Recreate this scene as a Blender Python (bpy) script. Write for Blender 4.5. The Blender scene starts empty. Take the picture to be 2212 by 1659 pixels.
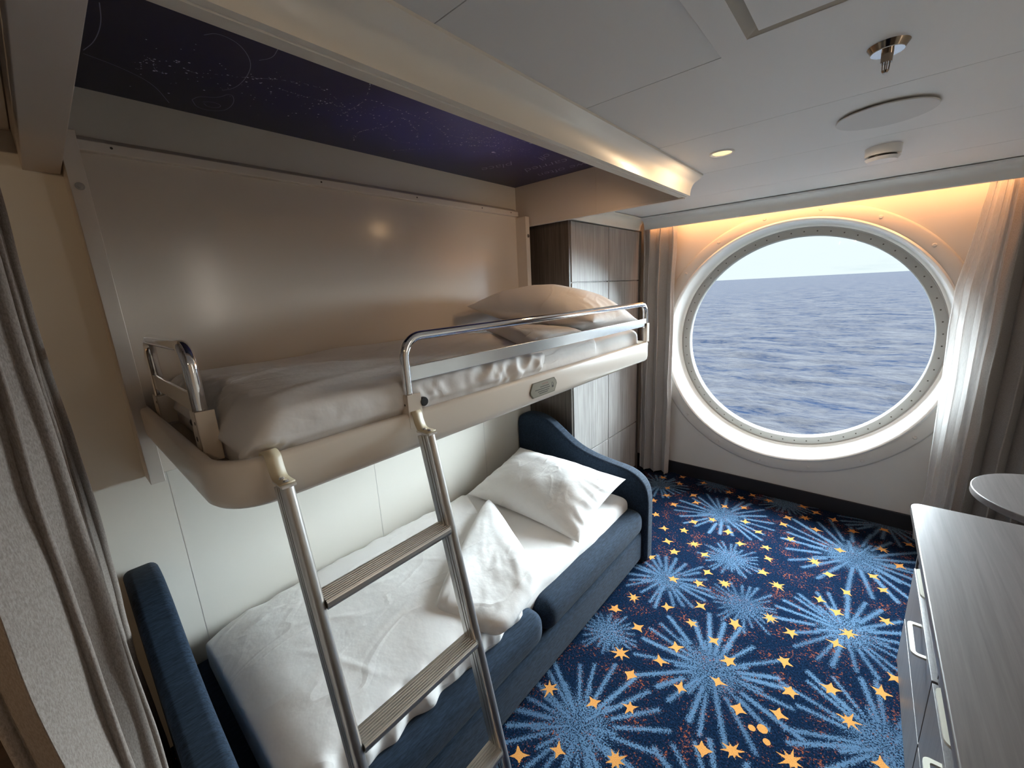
import bpy, bmesh, math, random
import numpy as np
from mathutils import Vector, Matrix

# ------------------------------------------------------------------ camera, world, lights, exposure
S = bpy.context.scene
COL = S.collection
cam_d = bpy.data.cameras.new('camera'); cam = bpy.data.objects.new('camera', cam_d); COL.objects.link(cam)
cam_d.sensor_fit = 'HORIZONTAL'; cam_d.sensor_width = 36.0
cam_d.lens = 879.372 / 2212 * 36; cam_d.clip_start = 0.02; cam_d.clip_end = 60000
RT = (0.7540763, 0.65484581, -0.05045695); UP = (-0.10945361, 0.20104516, 0.97344787); FW = (-0.64760238, 0.72853127, -0.22327863)
cam.matrix_world = Matrix(((RT[0], UP[0], -FW[0], 0), (RT[1], UP[1], -FW[1], 0), (RT[2], UP[2], -FW[2], 1.6), (0, 0, 0, 1)))
S.camera = cam
S.view_settings.view_transform = 'Standard'; S.view_settings.look = 'None'
S.view_settings.exposure = 1.2; S.view_settings.gamma = 1.0; S.view_settings.use_curve_mapping = False
cy = S.cycles
cy.use_denoising = True; cy.max_bounces = 10; cy.diffuse_bounces = 6; cy.glossy_bounces = 4
cy.transmission_bounces = 6; cy.transparent_max_bounces = 12; cy.sample_clamp_indirect = 4.0
cy.caustics_reflective = False; cy.caustics_refractive = False

def N(nt, typ, **kw):
    n = nt.nodes.new(typ)
    for k, v in kw.items():
        if k.startswith('i_'):
            n.inputs[k[2:].replace('_', ' ')].default_value = v
        else:
            setattr(n, k, v)
    return n

def ramp(nt, fac, stops, interp='LINEAR'):
    r = nt.nodes.new('ShaderNodeValToRGB'); r.color_ramp.interpolation = interp
    e = r.color_ramp.elements
    while len(e) < len(stops): e.new(0.5)
    for el, (p, c) in zip(e, stops):
        el.position = p; el.color = (c[0], c[1], c[2], 1) if len(c) == 3 else c
    nt.links.new(fac, r.inputs[0]); return r

def lin(r, g, b):
    f = lambda c: (c / 255 / 12.92) if c / 255 <= 0.04045 else ((c / 255 + 0.055) / 1.055) ** 2.4
    return (f(r), f(g), f(b))

# overcast sky: pale and hazy at the horizon, brighter towards the zenith, faint cloud streaks
W = bpy.data.worlds.new('overcast_sky'); S.world = W; W.use_nodes = True; nt = W.node_tree; nt.nodes.clear()
geo = N(nt, 'ShaderNodeTexCoord'); sep = N(nt, 'ShaderNodeSeparateXYZ'); nt.links.new(geo.outputs['Generated'], sep.inputs[0])
el = N(nt, 'ShaderNodeMapRange', clamp=True); nt.links.new(sep.outputs[2], el.inputs[0])
el.inputs[1].default_value = -0.02; el.inputs[2].default_value = 0.98; el.inputs[3].default_value = 0; el.inputs[4].default_value = 1
SKY_T = 6.0
skyr = ramp(nt, el.outputs[0], [(0.0, (0.400, 0.448, 0.458)), (0.10, (0.405, 0.452, 0.465)), (0.30, (SKY_T * .8, SKY_T * .88, SKY_T * .95)), (1.0, (SKY_T, SKY_T * 1.06, SKY_T * 1.12))])
mp = N(nt, 'ShaderNodeMapping'); mp.inputs['Scale'].default_value = (3, 3, 26); nt.links.new(geo.outputs['Generated'], mp.inputs[0])
cn = N(nt, 'ShaderNodeTexNoise', i_Scale=1.6, i_Detail=4.0, i_Roughness=0.6); nt.links.new(mp.outputs[0], cn.inputs['Vector'])
cr = ramp(nt, cn.outputs[0], [(0.60, (1, 1, 1)), (0.78, (0.88, 0.91, 0.94))])
mx = N(nt, 'ShaderNodeMix', data_type='RGBA', blend_type='MULTIPLY'); mx.inputs[0].default_value = 1
nt.links.new(skyr.outputs[0], mx.inputs[6]); nt.links.new(cr.outputs[0], mx.inputs[7])
bg = N(nt, 'ShaderNodeBackground', i_Strength=1.0); nt.links.new(mx.outputs[2], bg.inputs[0])
wo = N(nt, 'ShaderNodeOutputWorld'); nt.links.new(bg.outputs[0], wo.inputs[0])

def lamp(name, typ, loc, energy, color, rot=(0, 0, 0), **kw):
    d = bpy.data.lights.new(name, typ); d.energy = energy; d.color = color
    for k, v in kw.items(): setattr(d, k, v)
    o = bpy.data.objects.new(name, d); COL.objects.link(o); o.location = loc; o.rotation_euler = rot
    return o
WARM = (1.0, 0.70, 0.42)
# soft daylight of the overcast sky coming in from outside the hull through the porthole
SKY_LAMPS = [((math.radians(-48), 0, math.radians(8)), 8.0), ((math.radians(-62), 0, math.radians(24)), 7.0), ((math.radians(-78), 0, math.radians(-16)), 13.0)]
for r_, e_ in SKY_LAMPS:
    # direction: light travels towards -Y (into the cabin)
    lamp('sky_daylight', 'SUN', (0, 8, 5), e_, (0.80, 0.92, 1.0), r_, angle=math.radians(50))

# ------------------------------------------------------------------ noise
def _h(ix, iy, iz, seed):
    n = (ix.astype(np.int64) * 374761393 + iy.astype(np.int64) * 668265263 + iz.astype(np.int64) * 1274126177 + seed * 362437) & 0x7fffffff
    n = ((n ^ (n >> 13)) * 1274126177) & 0x7fffffff
    return ((n ^ (n >> 16)) & 0xffff) / 65535.0
def vnoise(x, y, z=None, seed=0):
    x = np.asarray(x, float); y = np.asarray(y, float); z = np.zeros_like(x) if z is None else np.asarray(z, float)
    x0 = np.floor(x); y0 = np.floor(y); z0 = np.floor(z); fx = x - x0; fy = y - y0; fz = z - z0
    fx = fx * fx * (3 - 2 * fx); fy = fy * fy * (3 - 2 * fy); fz = fz * fz * (3 - 2 * fz); r = 0
    for dx in (0, 1):
        for dy in (0, 1):
            for dz in (0, 1):
                w = (fx if dx else 1 - fx) * (fy if dy else 1 - fy) * (fz if dz else 1 - fz)
                r = r + w * _h(x0 + dx, y0 + dy, z0 + dz, seed)
    return r * 2 - 1
def fbm(x, y, z=None, seed=0, o=3):
    r = 0; a = 1
    for k in range(o):
        r = r + a * vnoise(x * 2 ** k, y * 2 ** k, None if z is None else z * 2 ** k, seed + k); a *= 0.5
    return r

# ------------------------------------------------------------------ materials
MATS = {}
def pm(name, col, rough=0.5, metal=0.0, bump=None, var=None, spec=None, coat=0.0, sheen=0.0):
    if name in MATS: return MATS[name]
    m = bpy.data.materials.new(name); m.use_nodes = True; nt = m.node_tree; b = nt.nodes['Principled BSDF']
    b.inputs['Base Color'].default_value = (*col, 1); b.inputs['Roughness'].default_value = rough; b.inputs['Metallic'].default_value = metal
    if spec is not None: b.inputs['Specular IOR Level'].default_value = spec
    if coat: b.inputs['Coat Weight'].default_value = coat; b.inputs['Coat Roughness'].default_value = 0.12
    if sheen: b.inputs['Sheen Weight'].default_value = sheen; b.inputs['Sheen Roughness'].default_value = 0.5
    tc = N(nt, 'ShaderNodeTexCoord')
    if var:   # (scale xyz, dark factor, lo, hi)
        mpn = N(nt, 'ShaderNodeMapping'); mpn.inputs['Scale'].default_value = var[0]; nt.links.new(tc.outputs['Object'], mpn.inputs[0])
        n = N(nt, 'ShaderNodeTexNoise', i_Scale=1.0, i_Detail=5.0, i_Roughness=0.6); nt.links.new(mpn.outputs[0], n.inputs['Vector'])
        r = ramp(nt, n.outputs[0], [(var[2], tuple(c * var[1] for c in col)), (var[3], col)])
        nt.links.new(r.outputs[0], b.inputs['Base Color'])
    if bump:  # (scale xyz, strength, distance)
        mpn = N(nt, 'ShaderNodeMapping'); mpn.inputs['Scale'].default_value = bump[0]; nt.links.new(tc.outputs['Object'], mpn.inputs[0])
        n = N(nt, 'ShaderNodeTexNoise', i_Scale=1.0, i_Detail=4.0); nt.links.new(mpn.outputs[0], n.inputs['Vector'])
        bp = N(nt, 'ShaderNodeBump', i_Strength=bump[1], i_Distance=bump[2]); nt.links.new(n.outputs[0], bp.inputs['Height']); nt.links.new(bp.outputs[0], b.inputs['Normal'])
    MATS[name] = m; return m

WALL = pm('painted_wall_panel', (0.70, 0.67, 0.61), 0.45, var=((1.2, 1.2, 1.2), 0.96, 0.3, 0.7))
NICHE = pm('niche_paint', (0.66, 0.60, 0.545), 0.5)
PANEL = pm('gloss_bunk_panel', (0.64, 0.585, 0.525), 0.19, spec=0.75)
FRAME = pm('bunk_frame_paint', (0.68, 0.62, 0.56), 0.4)
CEIL = pm('ceiling_panel_paint', (0.70, 0.685, 0.665), 0.55)
GROOVE = pm('panel_joint', (0.28, 0.26, 0.24), 0.7)
TRIM = pm('ivory_molding_paint', (0.76, 0.71, 0.62), 0.38, coat=0.1)
CORN = pm('grey_white_cornice_paint', (0.58, 0.57, 0.55), 0.35)
HULL = pm('hull_wall_panel', (0.66, 0.63, 0.585), 0.5)
PORT = pm('porthole_white_gelcoat', (0.86, 0.86, 0.83), 0.22, coat=0.3)
PRING = pm('porthole_inner_ring', (0.32, 0.31, 0.29), 0.45)
BLACK = pm('black_base_trim', (0.012, 0.012, 0.016), 0.5)
TRAY = pm('cream_bunk_tray', (0.74, 0.655, 0.56), 0.32, coat=0.15)
CHROME = pm('chrome', (0.85, 0.85, 0.86), 0.06, 1.0)
STEEL = pm('brushed_steel_strip', (0.72, 0.73, 0.74), 0.22, 1.0, bump=((4, 400, 400), 0.05, 0.001))
ALU = pm('anodised_aluminium', (0.62, 0.60, 0.57), 0.36, 1.0)
ALUD = pm('aluminium_side', (0.50, 0.50, 0.50), 0.38, 1.0)
LINEN = pm('white_bed_linen', (0.80, 0.78, 0.765), 0.75, bump=((9, 9, 9), 0.25, 0.02), sheen=0.1)
def crease(m, sc, st, dist):
    nt = m.node_tree; b = nt.nodes['Principled BSDF']; tc = N(nt, 'ShaderNodeTexCoord'); mpn = N(nt, 'ShaderNodeMapping'); mpn.inputs['Scale'].default_value = sc; mpn.inputs['Rotation'].default_value = (0, 0, 0.6); nt.links.new(tc.outputs['Object'], mpn.inputs[0])
    n = N(nt, 'ShaderNodeTexNoise', i_Scale=1.0, i_Detail=2.0, i_Distortion=0.8); nt.links.new(mpn.outputs[0], n.inputs['Vector'])
    a = N(nt, 'ShaderNodeMath', operation='SUBTRACT'); a.inputs[1].default_value = 0.5; nt.links.new(n.outputs[0], a.inputs[0]); c = N(nt, 'ShaderNodeMath', operation='ABSOLUTE'); nt.links.new(a.outputs[0], c.inputs[0])
    rr = ramp(nt, c.outputs[0], [(0.0, (1, 1, 1)), (0.05, (0.35, 0.35, 0.35)), (0.2, (0, 0, 0))]); bp = N(nt, 'ShaderNodeBump', i_Strength=st, i_Distance=dist); nt.links.new(rr.outputs[0], bp.inputs['Height'])
    old = b.inputs['Normal'].links[0].from_socket; nt.links.new(old, bp.inputs['Normal']); nt.links.new(bp.outputs[0], b.inputs['Normal'])
crease(LINEN, (5, 2.2, 5), 0.30, 0.006)
LINEN2 = pm('white_mattress_sheet', (0.79, 0.765, 0.745), 0.75, bump=((14, 7, 14), 0.2, 0.02), sheen=0.1)
DENIM = pm('navy_chenille', (0.021, 0.037, 0.064), 0.9, spec=0.15, bump=((320, 40, 320), 0.5, 0.003), var=((260, 30, 160), 0.42, 0.35, 0.62), sheen=0.05)
BRASSD = pm('bronze_fitting', (0.30, 0.24, 0.18), 0.15, 1.0)
PLAST = pm('white_plastic', (0.78, 0.76, 0.73), 0.4)
KNOB = pm('black_knob', (0.01, 0.01, 0.01), 0.4)
HANDLE = pm('cream_handle', (0.72, 0.70, 0.60), 0.3)
PLAQ = pm('engraved_plaque', (0.27, 0.24, 0.18), 0.4, 0.3)
PLAQE = pm('plaque_rim', (0.15, 0.125, 0.08), 0.4, 0.3)
RED = pm('red_print', (0.25, 0.05, 0.04), 0.6)
INK = pm('dark_print', (0.05, 0.04, 0.03), 0.6)
GOLD = pm('gold_trim', (0.75, 0.45, 0.18), 0.3, 0.8)
HOOK = pm('cream_hook_strap', (0.66, 0.57, 0.40), 0.4)
DARKGAP = pm('shadow_gap', (0.03, 0.03, 0.03), 0.8)

def wood(name, c1, c2, axis='z', rough=0.4, sc=1.0, coat=0.0):
    m = bpy.data.materials.new(name); m.use_nodes = True; nt = m.node_tree; b = nt.nodes['Principled BSDF']
    tc = N(nt, 'ShaderNodeTexCoord'); mpn = N(nt, 'ShaderNodeMapping')
    s = {'z': (90, 90, 3), 'y': (80, 2.5, 80), 'x': (2.5, 80, 80)}[axis]
    mpn.inputs['Scale'].default_value = tuple(v * sc for v in s); nt.links.new(tc.outputs['Object'], mpn.inputs[0])
    n = N(nt, 'ShaderNodeTexNoise', i_Scale=1.0, i_Detail=6.0, i_Roughness=0.65, i_Distortion=0.3); nt.links.new(mpn.outputs[0], n.inputs['Vector'])
    r = ramp(nt, n.outputs[0], [(0.33, c1), (0.66, c2)])
    mp2 = N(nt, 'ShaderNodeMapping'); mp2.inputs['Scale'].default_value = tuple(v * sc * 0.12 for v in s); nt.links.new(tc.outputs['Object'], mp2.inputs[0])
    n2 = N(nt, 'ShaderNodeTexNoise', i_Scale=1.0, i_Detail=3.0); nt.links.new(mp2.outputs[0], n2.inputs['Vector'])
    r2 = ramp(nt, n2.outputs[0], [(0.3, (0.82, 0.82, 0.82)), (0.7, (1, 1, 1))])
    mxn = N(nt, 'ShaderNodeMix', data_type='RGBA', blend_type='MULTIPLY'); mxn.inputs[0].default_value = 1
    nt.links.new(r.outputs[0], mxn.inputs[6]); nt.links.new(r2.outputs[0], mxn.inputs[7]); nt.links.new(mxn.outputs[2], b.inputs['Base Color'])
    b.inputs['Roughness'].default_value = rough
    if coat: b.inputs['Coat Weight'].default_value = coat; b.inputs['Coat Roughness'].default_value = 0.25
    bp = N(nt, 'ShaderNodeBump', i_Strength=0.15, i_Distance=0.001); nt.links.new(n.outputs[0], bp.inputs['Height']); nt.links.new(bp.outputs[0], b.inputs['Normal'])
    return m
WDOOR = wood('greige_wood_laminate', (0.23, 0.213, 0.20), (0.40, 0.383, 0.365), 'z')
WSIDE = wood('dark_brown_wood_laminate', (0.055, 0.042, 0.034), (0.12, 0.095, 0.078), 'z')
WTOP = wood('taupe_wood_top', (0.095, 0.080, 0.075), (0.140, 0.120, 0.114), 'y', rough=0.36)
WDRAW = wood('grey_brown_drawer_wood', (0.10, 0.09, 0.09), (0.16, 0.145, 0.14), 'z')
WNIGHT = wood('dark_walnut', (0.03, 0.018, 0.012), (0.07, 0.042, 0.028), 'y')

def fabric(name, c1, c2, scale=(500, 500, 60), trans=0.0, alpha=1.0):
    m = bpy.data.materials.new(name); m.use_nodes = True; nt = m.node_tree; b = nt.nodes['Principled BSDF']; out = nt.nodes['Material Output']
    tc = N(nt, 'ShaderNodeTexCoord'); mpn = N(nt, 'ShaderNodeMapping'); mpn.inputs['Scale'].default_value = scale; nt.links.new(tc.outputs['Object'], mpn.inputs[0])
    n = N(nt, 'ShaderNodeTexNoise', i_Scale=1.0, i_Detail=3.0, i_Roughness=0.7); nt.links.new(mpn.outputs[0], n.inputs['Vector'])
    r = ramp(nt, n.outputs[0], [(0.36, c1), (0.64, c2)]); nt.links.new(r.outputs[0], b.inputs['Base Color'])
    b.inputs['Roughness'].default_value = 0.85; b.inputs['Sheen Weight'].default_value = 0.15
    bp = N(nt, 'ShaderNodeBump', i_Strength=0.3, i_Distance=0.002); nt.links.new(n.outputs[0], bp.inputs['Height']); nt.links.new(bp.outputs[0], b.inputs['Normal'])
    last = b.outputs[0]
    if trans:
        t = N(nt, 'ShaderNodeBsdfTranslucent'); nt.links.new(r.outputs[0], t.inputs[0]); ms = N(nt, 'ShaderNodeMixShader'); ms.inputs[0].default_value = trans
        nt.links.new(last, ms.inputs[1]); nt.links.new(t.outputs[0], ms.inputs[2]); last = ms.outputs[0]
    if alpha < 1:
        t = N(nt, 'ShaderNodeBsdfTransparent'); ms = N(nt, 'ShaderNodeMixShader'); ms.inputs[0].default_value = alpha
        nt.links.new(t.outputs[0], ms.inputs[1]); nt.links.new(last, ms.inputs[2]); last = ms.outputs[0]
    nt.links.new(last, out.inputs[0]); return m
CURT = fabric('taupe_curtain_fabric', (0.19, 0.155, 0.132), (0.30, 0.255, 0.225), (560, 560, 200))
CURTG = fabric('grey_satin_curtain', (0.40, 0.37, 0.345), (0.52, 0.49, 0.46), (300, 300, 300), trans=0.15)
CURTR = fabric('taupe_heavy_curtain', (0.20, 0.175, 0.16), (0.28, 0.25, 0.23), (300, 300, 300))
SHEER = fabric('white_sheer_voile', (0.70, 0.68, 0.66), (0.82, 0.80, 0.78), (500, 500, 40), trans=0.45, alpha=0.55)

def glassm():
    m = bpy.data.materials.new('thin_window_glass'); m.use_nodes = True; nt = m.node_tree; nt.nodes.clear()
    t = N(nt, 'ShaderNodeBsdfTransparent'); t.inputs[0].default_value = (0.97, 0.985, 0.98, 1); g = N(nt, 'ShaderNodeBsdfGlossy', i_Roughness=0.02)
    f = N(nt, 'ShaderNodeFresnel', i_IOR=1.12); ms = N(nt, 'ShaderNodeMixShader'); o = N(nt, 'ShaderNodeOutputMaterial')
    nt.links.new(f.outputs[0], ms.inputs[0]); nt.links.new(t.outputs[0], ms.inputs[1]); nt.links.new(g.outputs[0], ms.inputs[2]); nt.links.new(ms.outputs[0], o.inputs[0]); return m
GLASS = glassm()
def emis(name, col, s):
    m = bpy.data.materials.new(name); m.use_nodes = True; nt = m.node_tree; nt.nodes.clear()
    e = N(nt, 'ShaderNodeEmission', i_Strength=s); e.inputs[0].default_value = (*col, 1); o = N(nt, 'ShaderNodeOutputMaterial'); nt.links.new(e.outputs[0], o.inputs[0]); return m
LENS = emis('downlight_lens_glow', (1.0, 0.62, 0.26), 1.0)
LEDM = emis('led_strip_glow', (1.0, 0.6, 0.25), 3.0)

# ------------------------------------------------------------------ mesh helpers
def tag(o, label=None, cat=None, group=None, kind=None):
    if label: o['label'] = label
    if cat: o['category'] = cat
    if group: o['group'] = group
    if kind: o['kind'] = kind
    return o
def mesh_obj(name, verts, faces, mat, parent=None, smooth=False, mats=None, fmat=None):
    me = bpy.data.meshes.new(name); me.from_pydata([tuple(v) for v in verts], [], faces)
    for m in (mats or [mat]): me.materials.append(m)
    if fmat is not None: me.polygons.foreach_set('material_index', fmat)
    if smooth: me.polygons.foreach_set('use_smooth', [True] * len(me.polygons))
    me.update(); o = bpy.data.objects.new(name, me); COL.objects.link(o)
    if parent: o.parent = parent; o.matrix_parent_inverse = Matrix.Translation(parent.location).inverted() if parent.rotation_euler.z == 0 else Matrix.Identity(4)
    return o
def empty(name, loc=(0, 0, 0), rz=0):
    o = bpy.data.objects.new(name, None); COL.objects.link(o); o.location = loc; o.rotation_euler = (0, 0, rz); o.empty_display_size = 0.1; return o
class MB:
    def __init__(s): s.v = []; s.f = []; s.m = []
    def add(s, v, f, m=0):
        o = len(s.v); s.v += [tuple(p) for p in v]; s.f += [tuple(i + o for i in q) for q in f]; s.m += [m] * len(f); return s
    def box(s, x0, x1, y0, y1, z0, z1, m=0):
        v = [(x, y, z) for z in (z0, z1) for y in (y0, y1) for x in (x0, x1)]
        return s.add(v, [(0, 2, 3, 1), (4, 5, 7, 6), (0, 1, 5, 4), (2, 6, 7, 3), (0, 4, 6, 2), (1, 3, 7, 5)], m)
    def cyl(s, c, r, h, axis='z', n=32, r2=None, m=0, cap=True):
        r2 = r if r2 is None else r2; v = []
        for k, (rr, t) in enumerate(((r, 0), (r2, h))):
            for i in range(n):
                a = 2 * math.pi * i / n; p = (rr * math.cos(a), rr * math.sin(a), t)
                p = {'z': p, 'y': (p[0], p[2], p[1]), 'x': (p[2], p[0], p[1])}[axis]
                v.append((c[0] + p[0], c[1] + p[1], c[2] + p[2]))
        f = [(i, (i + 1) % n, n + (i + 1) % n, n + i) for i in range(n)]
        if cap: f += [tuple(range(n))[::-1], tuple(range(n, 2 * n))]
        return s.add(v, f, m)
    def prism(s, poly, a0, a1, plane='xz', m=0):
        """extrude a polygon given in plane along the missing axis"""
        def P(p, t): return {'xz': (p[0], t, p[1]), 'yz': (t, p[0], p[1]), 'xy': (p[0], p[1], t)}[plane]
        n = len(poly); v = [P(p, a0) for p in poly] + [P(p, a1) for p in poly]
        f = [(i, (i + 1) % n, n + (i + 1) % n, n + i) for i in range(n)] + [tuple(range(n))[::-1], tuple(range(n, 2 * n))]
        return s.add(v, f, m)
    def tube(s, pts, r, n=12, m=0, cap=True):
        P = [Vector(p) for p in pts]; v = []; up = None
        for i, p in enumerate(P):
            t = ((P[min(i + 1, len(P) - 1)] - p).normalized() + (p - P[max(i - 1, 0)]).normalized()).normalized()
            if up is None: up = t.orthogonal().normalized()
            up = (up - t * up.dot(t)).normalized(); w = t.cross(up)
            for k in range(n):
                a = 2 * math.pi * k / n; q = p + (up * math.cos(a) + w * math.sin(a)) * r; v.append(q[:])
        f = [(i * n + k, i * n + (k + 1) % n, (i + 1) * n + (k + 1) % n, (i + 1) * n + k) for i in range(len(P) - 1) for k in range(n)]
        if cap: f += [tuple(range(n))[::-1], tuple(range((len(P) - 1) * n, len(P) * n))]
        return s.add(v, f, m)
    def build(s, name, mat, parent=None, smooth=False, bevel=0, seg=2, mats=None, wn=True):
        o = mesh_obj(name, s.v, s.f, mat, parent, smooth, mats, s.m)
        bm = bmesh.new(); bm.from_mesh(o.data); bmesh.ops.recalc_face_normals(bm, faces=bm.faces); bm.to_mesh(o.data); bm.free()
        if bevel:
            b = o.modifiers.new('bevel', 'BEVEL'); b.width = bevel; b.segments = seg; b.limit_method = 'ANGLE'; b.angle_limit = math.radians(35)
            o.data.polygons.foreach_set('use_smooth', [True] * len(o.data.polygons))
            w = o.modifiers.new('wn', 'WEIGHTED_NORMAL'); w.keep_sharp = False
        elif smooth:
            try: o.data.set_sharp_from_angle(angle=math.radians(40))
            except Exception: pass
        return o
def arc(c, r, a0, a1, n=8):
    return [(c[0] + r * math.cos(math.radians(a0 + (a1 - a0) * i / n)), c[1] + r * math.sin(math.radians(a0 + (a1 - a0) * i / n))) for i in range(n + 1)]

def rbox(name, b, r, mat, parent=None, res=0.03, fn=None, sub=True):
    """soft rounded box on a fine grid, displaced by fn(P, Nrm)->P"""
    x0, x1, y0, y1, z0, z1 = b; lo = np.array([x0, y0, z0]); hi = np.array([x1, y1, z1]); r = min(r, min(hi - lo) / 2 * 0.999)
    n = [max(3, int(math.ceil((hi[i] - lo[i]) / res))) for i in range(3)]
    idx = {}; V = []; F = []
    def vid(i, j, k):
        key = (i, j, k)
        if key not in idx:
            idx[key] = len(V); V.append((lo[0] + (hi[0] - lo[0]) * i / n[0], lo[1] + (hi[1] - lo[1]) * j / n[1], lo[2] + (hi[2] - lo[2]) * k / n[2]))
        return idx[key]
    for j in range(n[1]):
        for i in range(n[0]):
            F.append((vid(i, j, 0), vid(i, j + 1, 0), vid(i + 1, j + 1, 0), vid(i + 1, j, 0)))
            F.append((vid(i, j, n[2]), vid(i + 1, j, n[2]), vid(i + 1, j + 1, n[2]), vid(i, j + 1, n[2])))
    for k in range(n[2]):
        for i in range(n[0]):
            F.append((vid(i, 0, k), vid(i + 1, 0, k), vid(i + 1, 0, k + 1), vid(i, 0, k + 1)))
            F.append((vid(i, n[1], k), vid(i, n[1], k + 1), vid(i + 1, n[1], k + 1), vid(i + 1, n[1], k)))
        for j in range(n[1]):
            F.append((vid(0, j, k), vid(0, j, k + 1), vid(0, j + 1, k + 1), vid(0, j + 1, k)))
            F.append((vid(n[0], j, k), vid(n[0], j + 1, k), vid(n[0], j + 1, k + 1), vid(n[0], j, k + 1)))
    V = np.array(V); inner = np.clip(V, lo + r, hi - r); d = V - inner; L = np.linalg.norm(d, axis=1, keepdims=True)
    Nn = d / np.maximum(L, 1e-9)
    # spread so that box surface points map evenly onto the rounded surface
    Pp = np.where(L > 1e-9, inner + Nn * r, V)
    if fn is not None: Pp = fn(Pp, Nn)
    o = mesh_obj(name, Pp.tolist(), F, mat, parent, smooth=True)
    if sub: m = o.modifiers.new('sub', 'SUBSURF'); m.levels = 1; m.render_levels = 1
    return o

def grid(name, PX, mat, parent=None, closed=False, thick=0, sub=0, offset=0):
    """PX: array (nu,nv,3)"""
    nu, nv = PX.shape[:2]; I = np.arange(nu * nv).reshape(nu, nv)
    F = np.stack([I[:-1, :-1], I[1:, :-1], I[1:, 1:], I[:-1, 1:]], -1).reshape(-1, 4).tolist()
    o = mesh_obj(name, PX.reshape(-1, 3).tolist(), F, mat, parent, smooth=True)
    if thick: m = o.modifiers.new('t', 'SOLIDIFY'); m.thickness = thick; m.offset = offset
    if sub: m = o.modifiers.new('s', 'SUBSURF'); m.levels = sub; m.render_levels = sub
    return o

# ================================================================== SETTING
WX = -1.80; WY = 3.33; CZ = 2.085; XR = 1.0; YB = -1.7; SKYZ = 2.235
NX = -0.766   # inner face of the beam beside the niche
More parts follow.
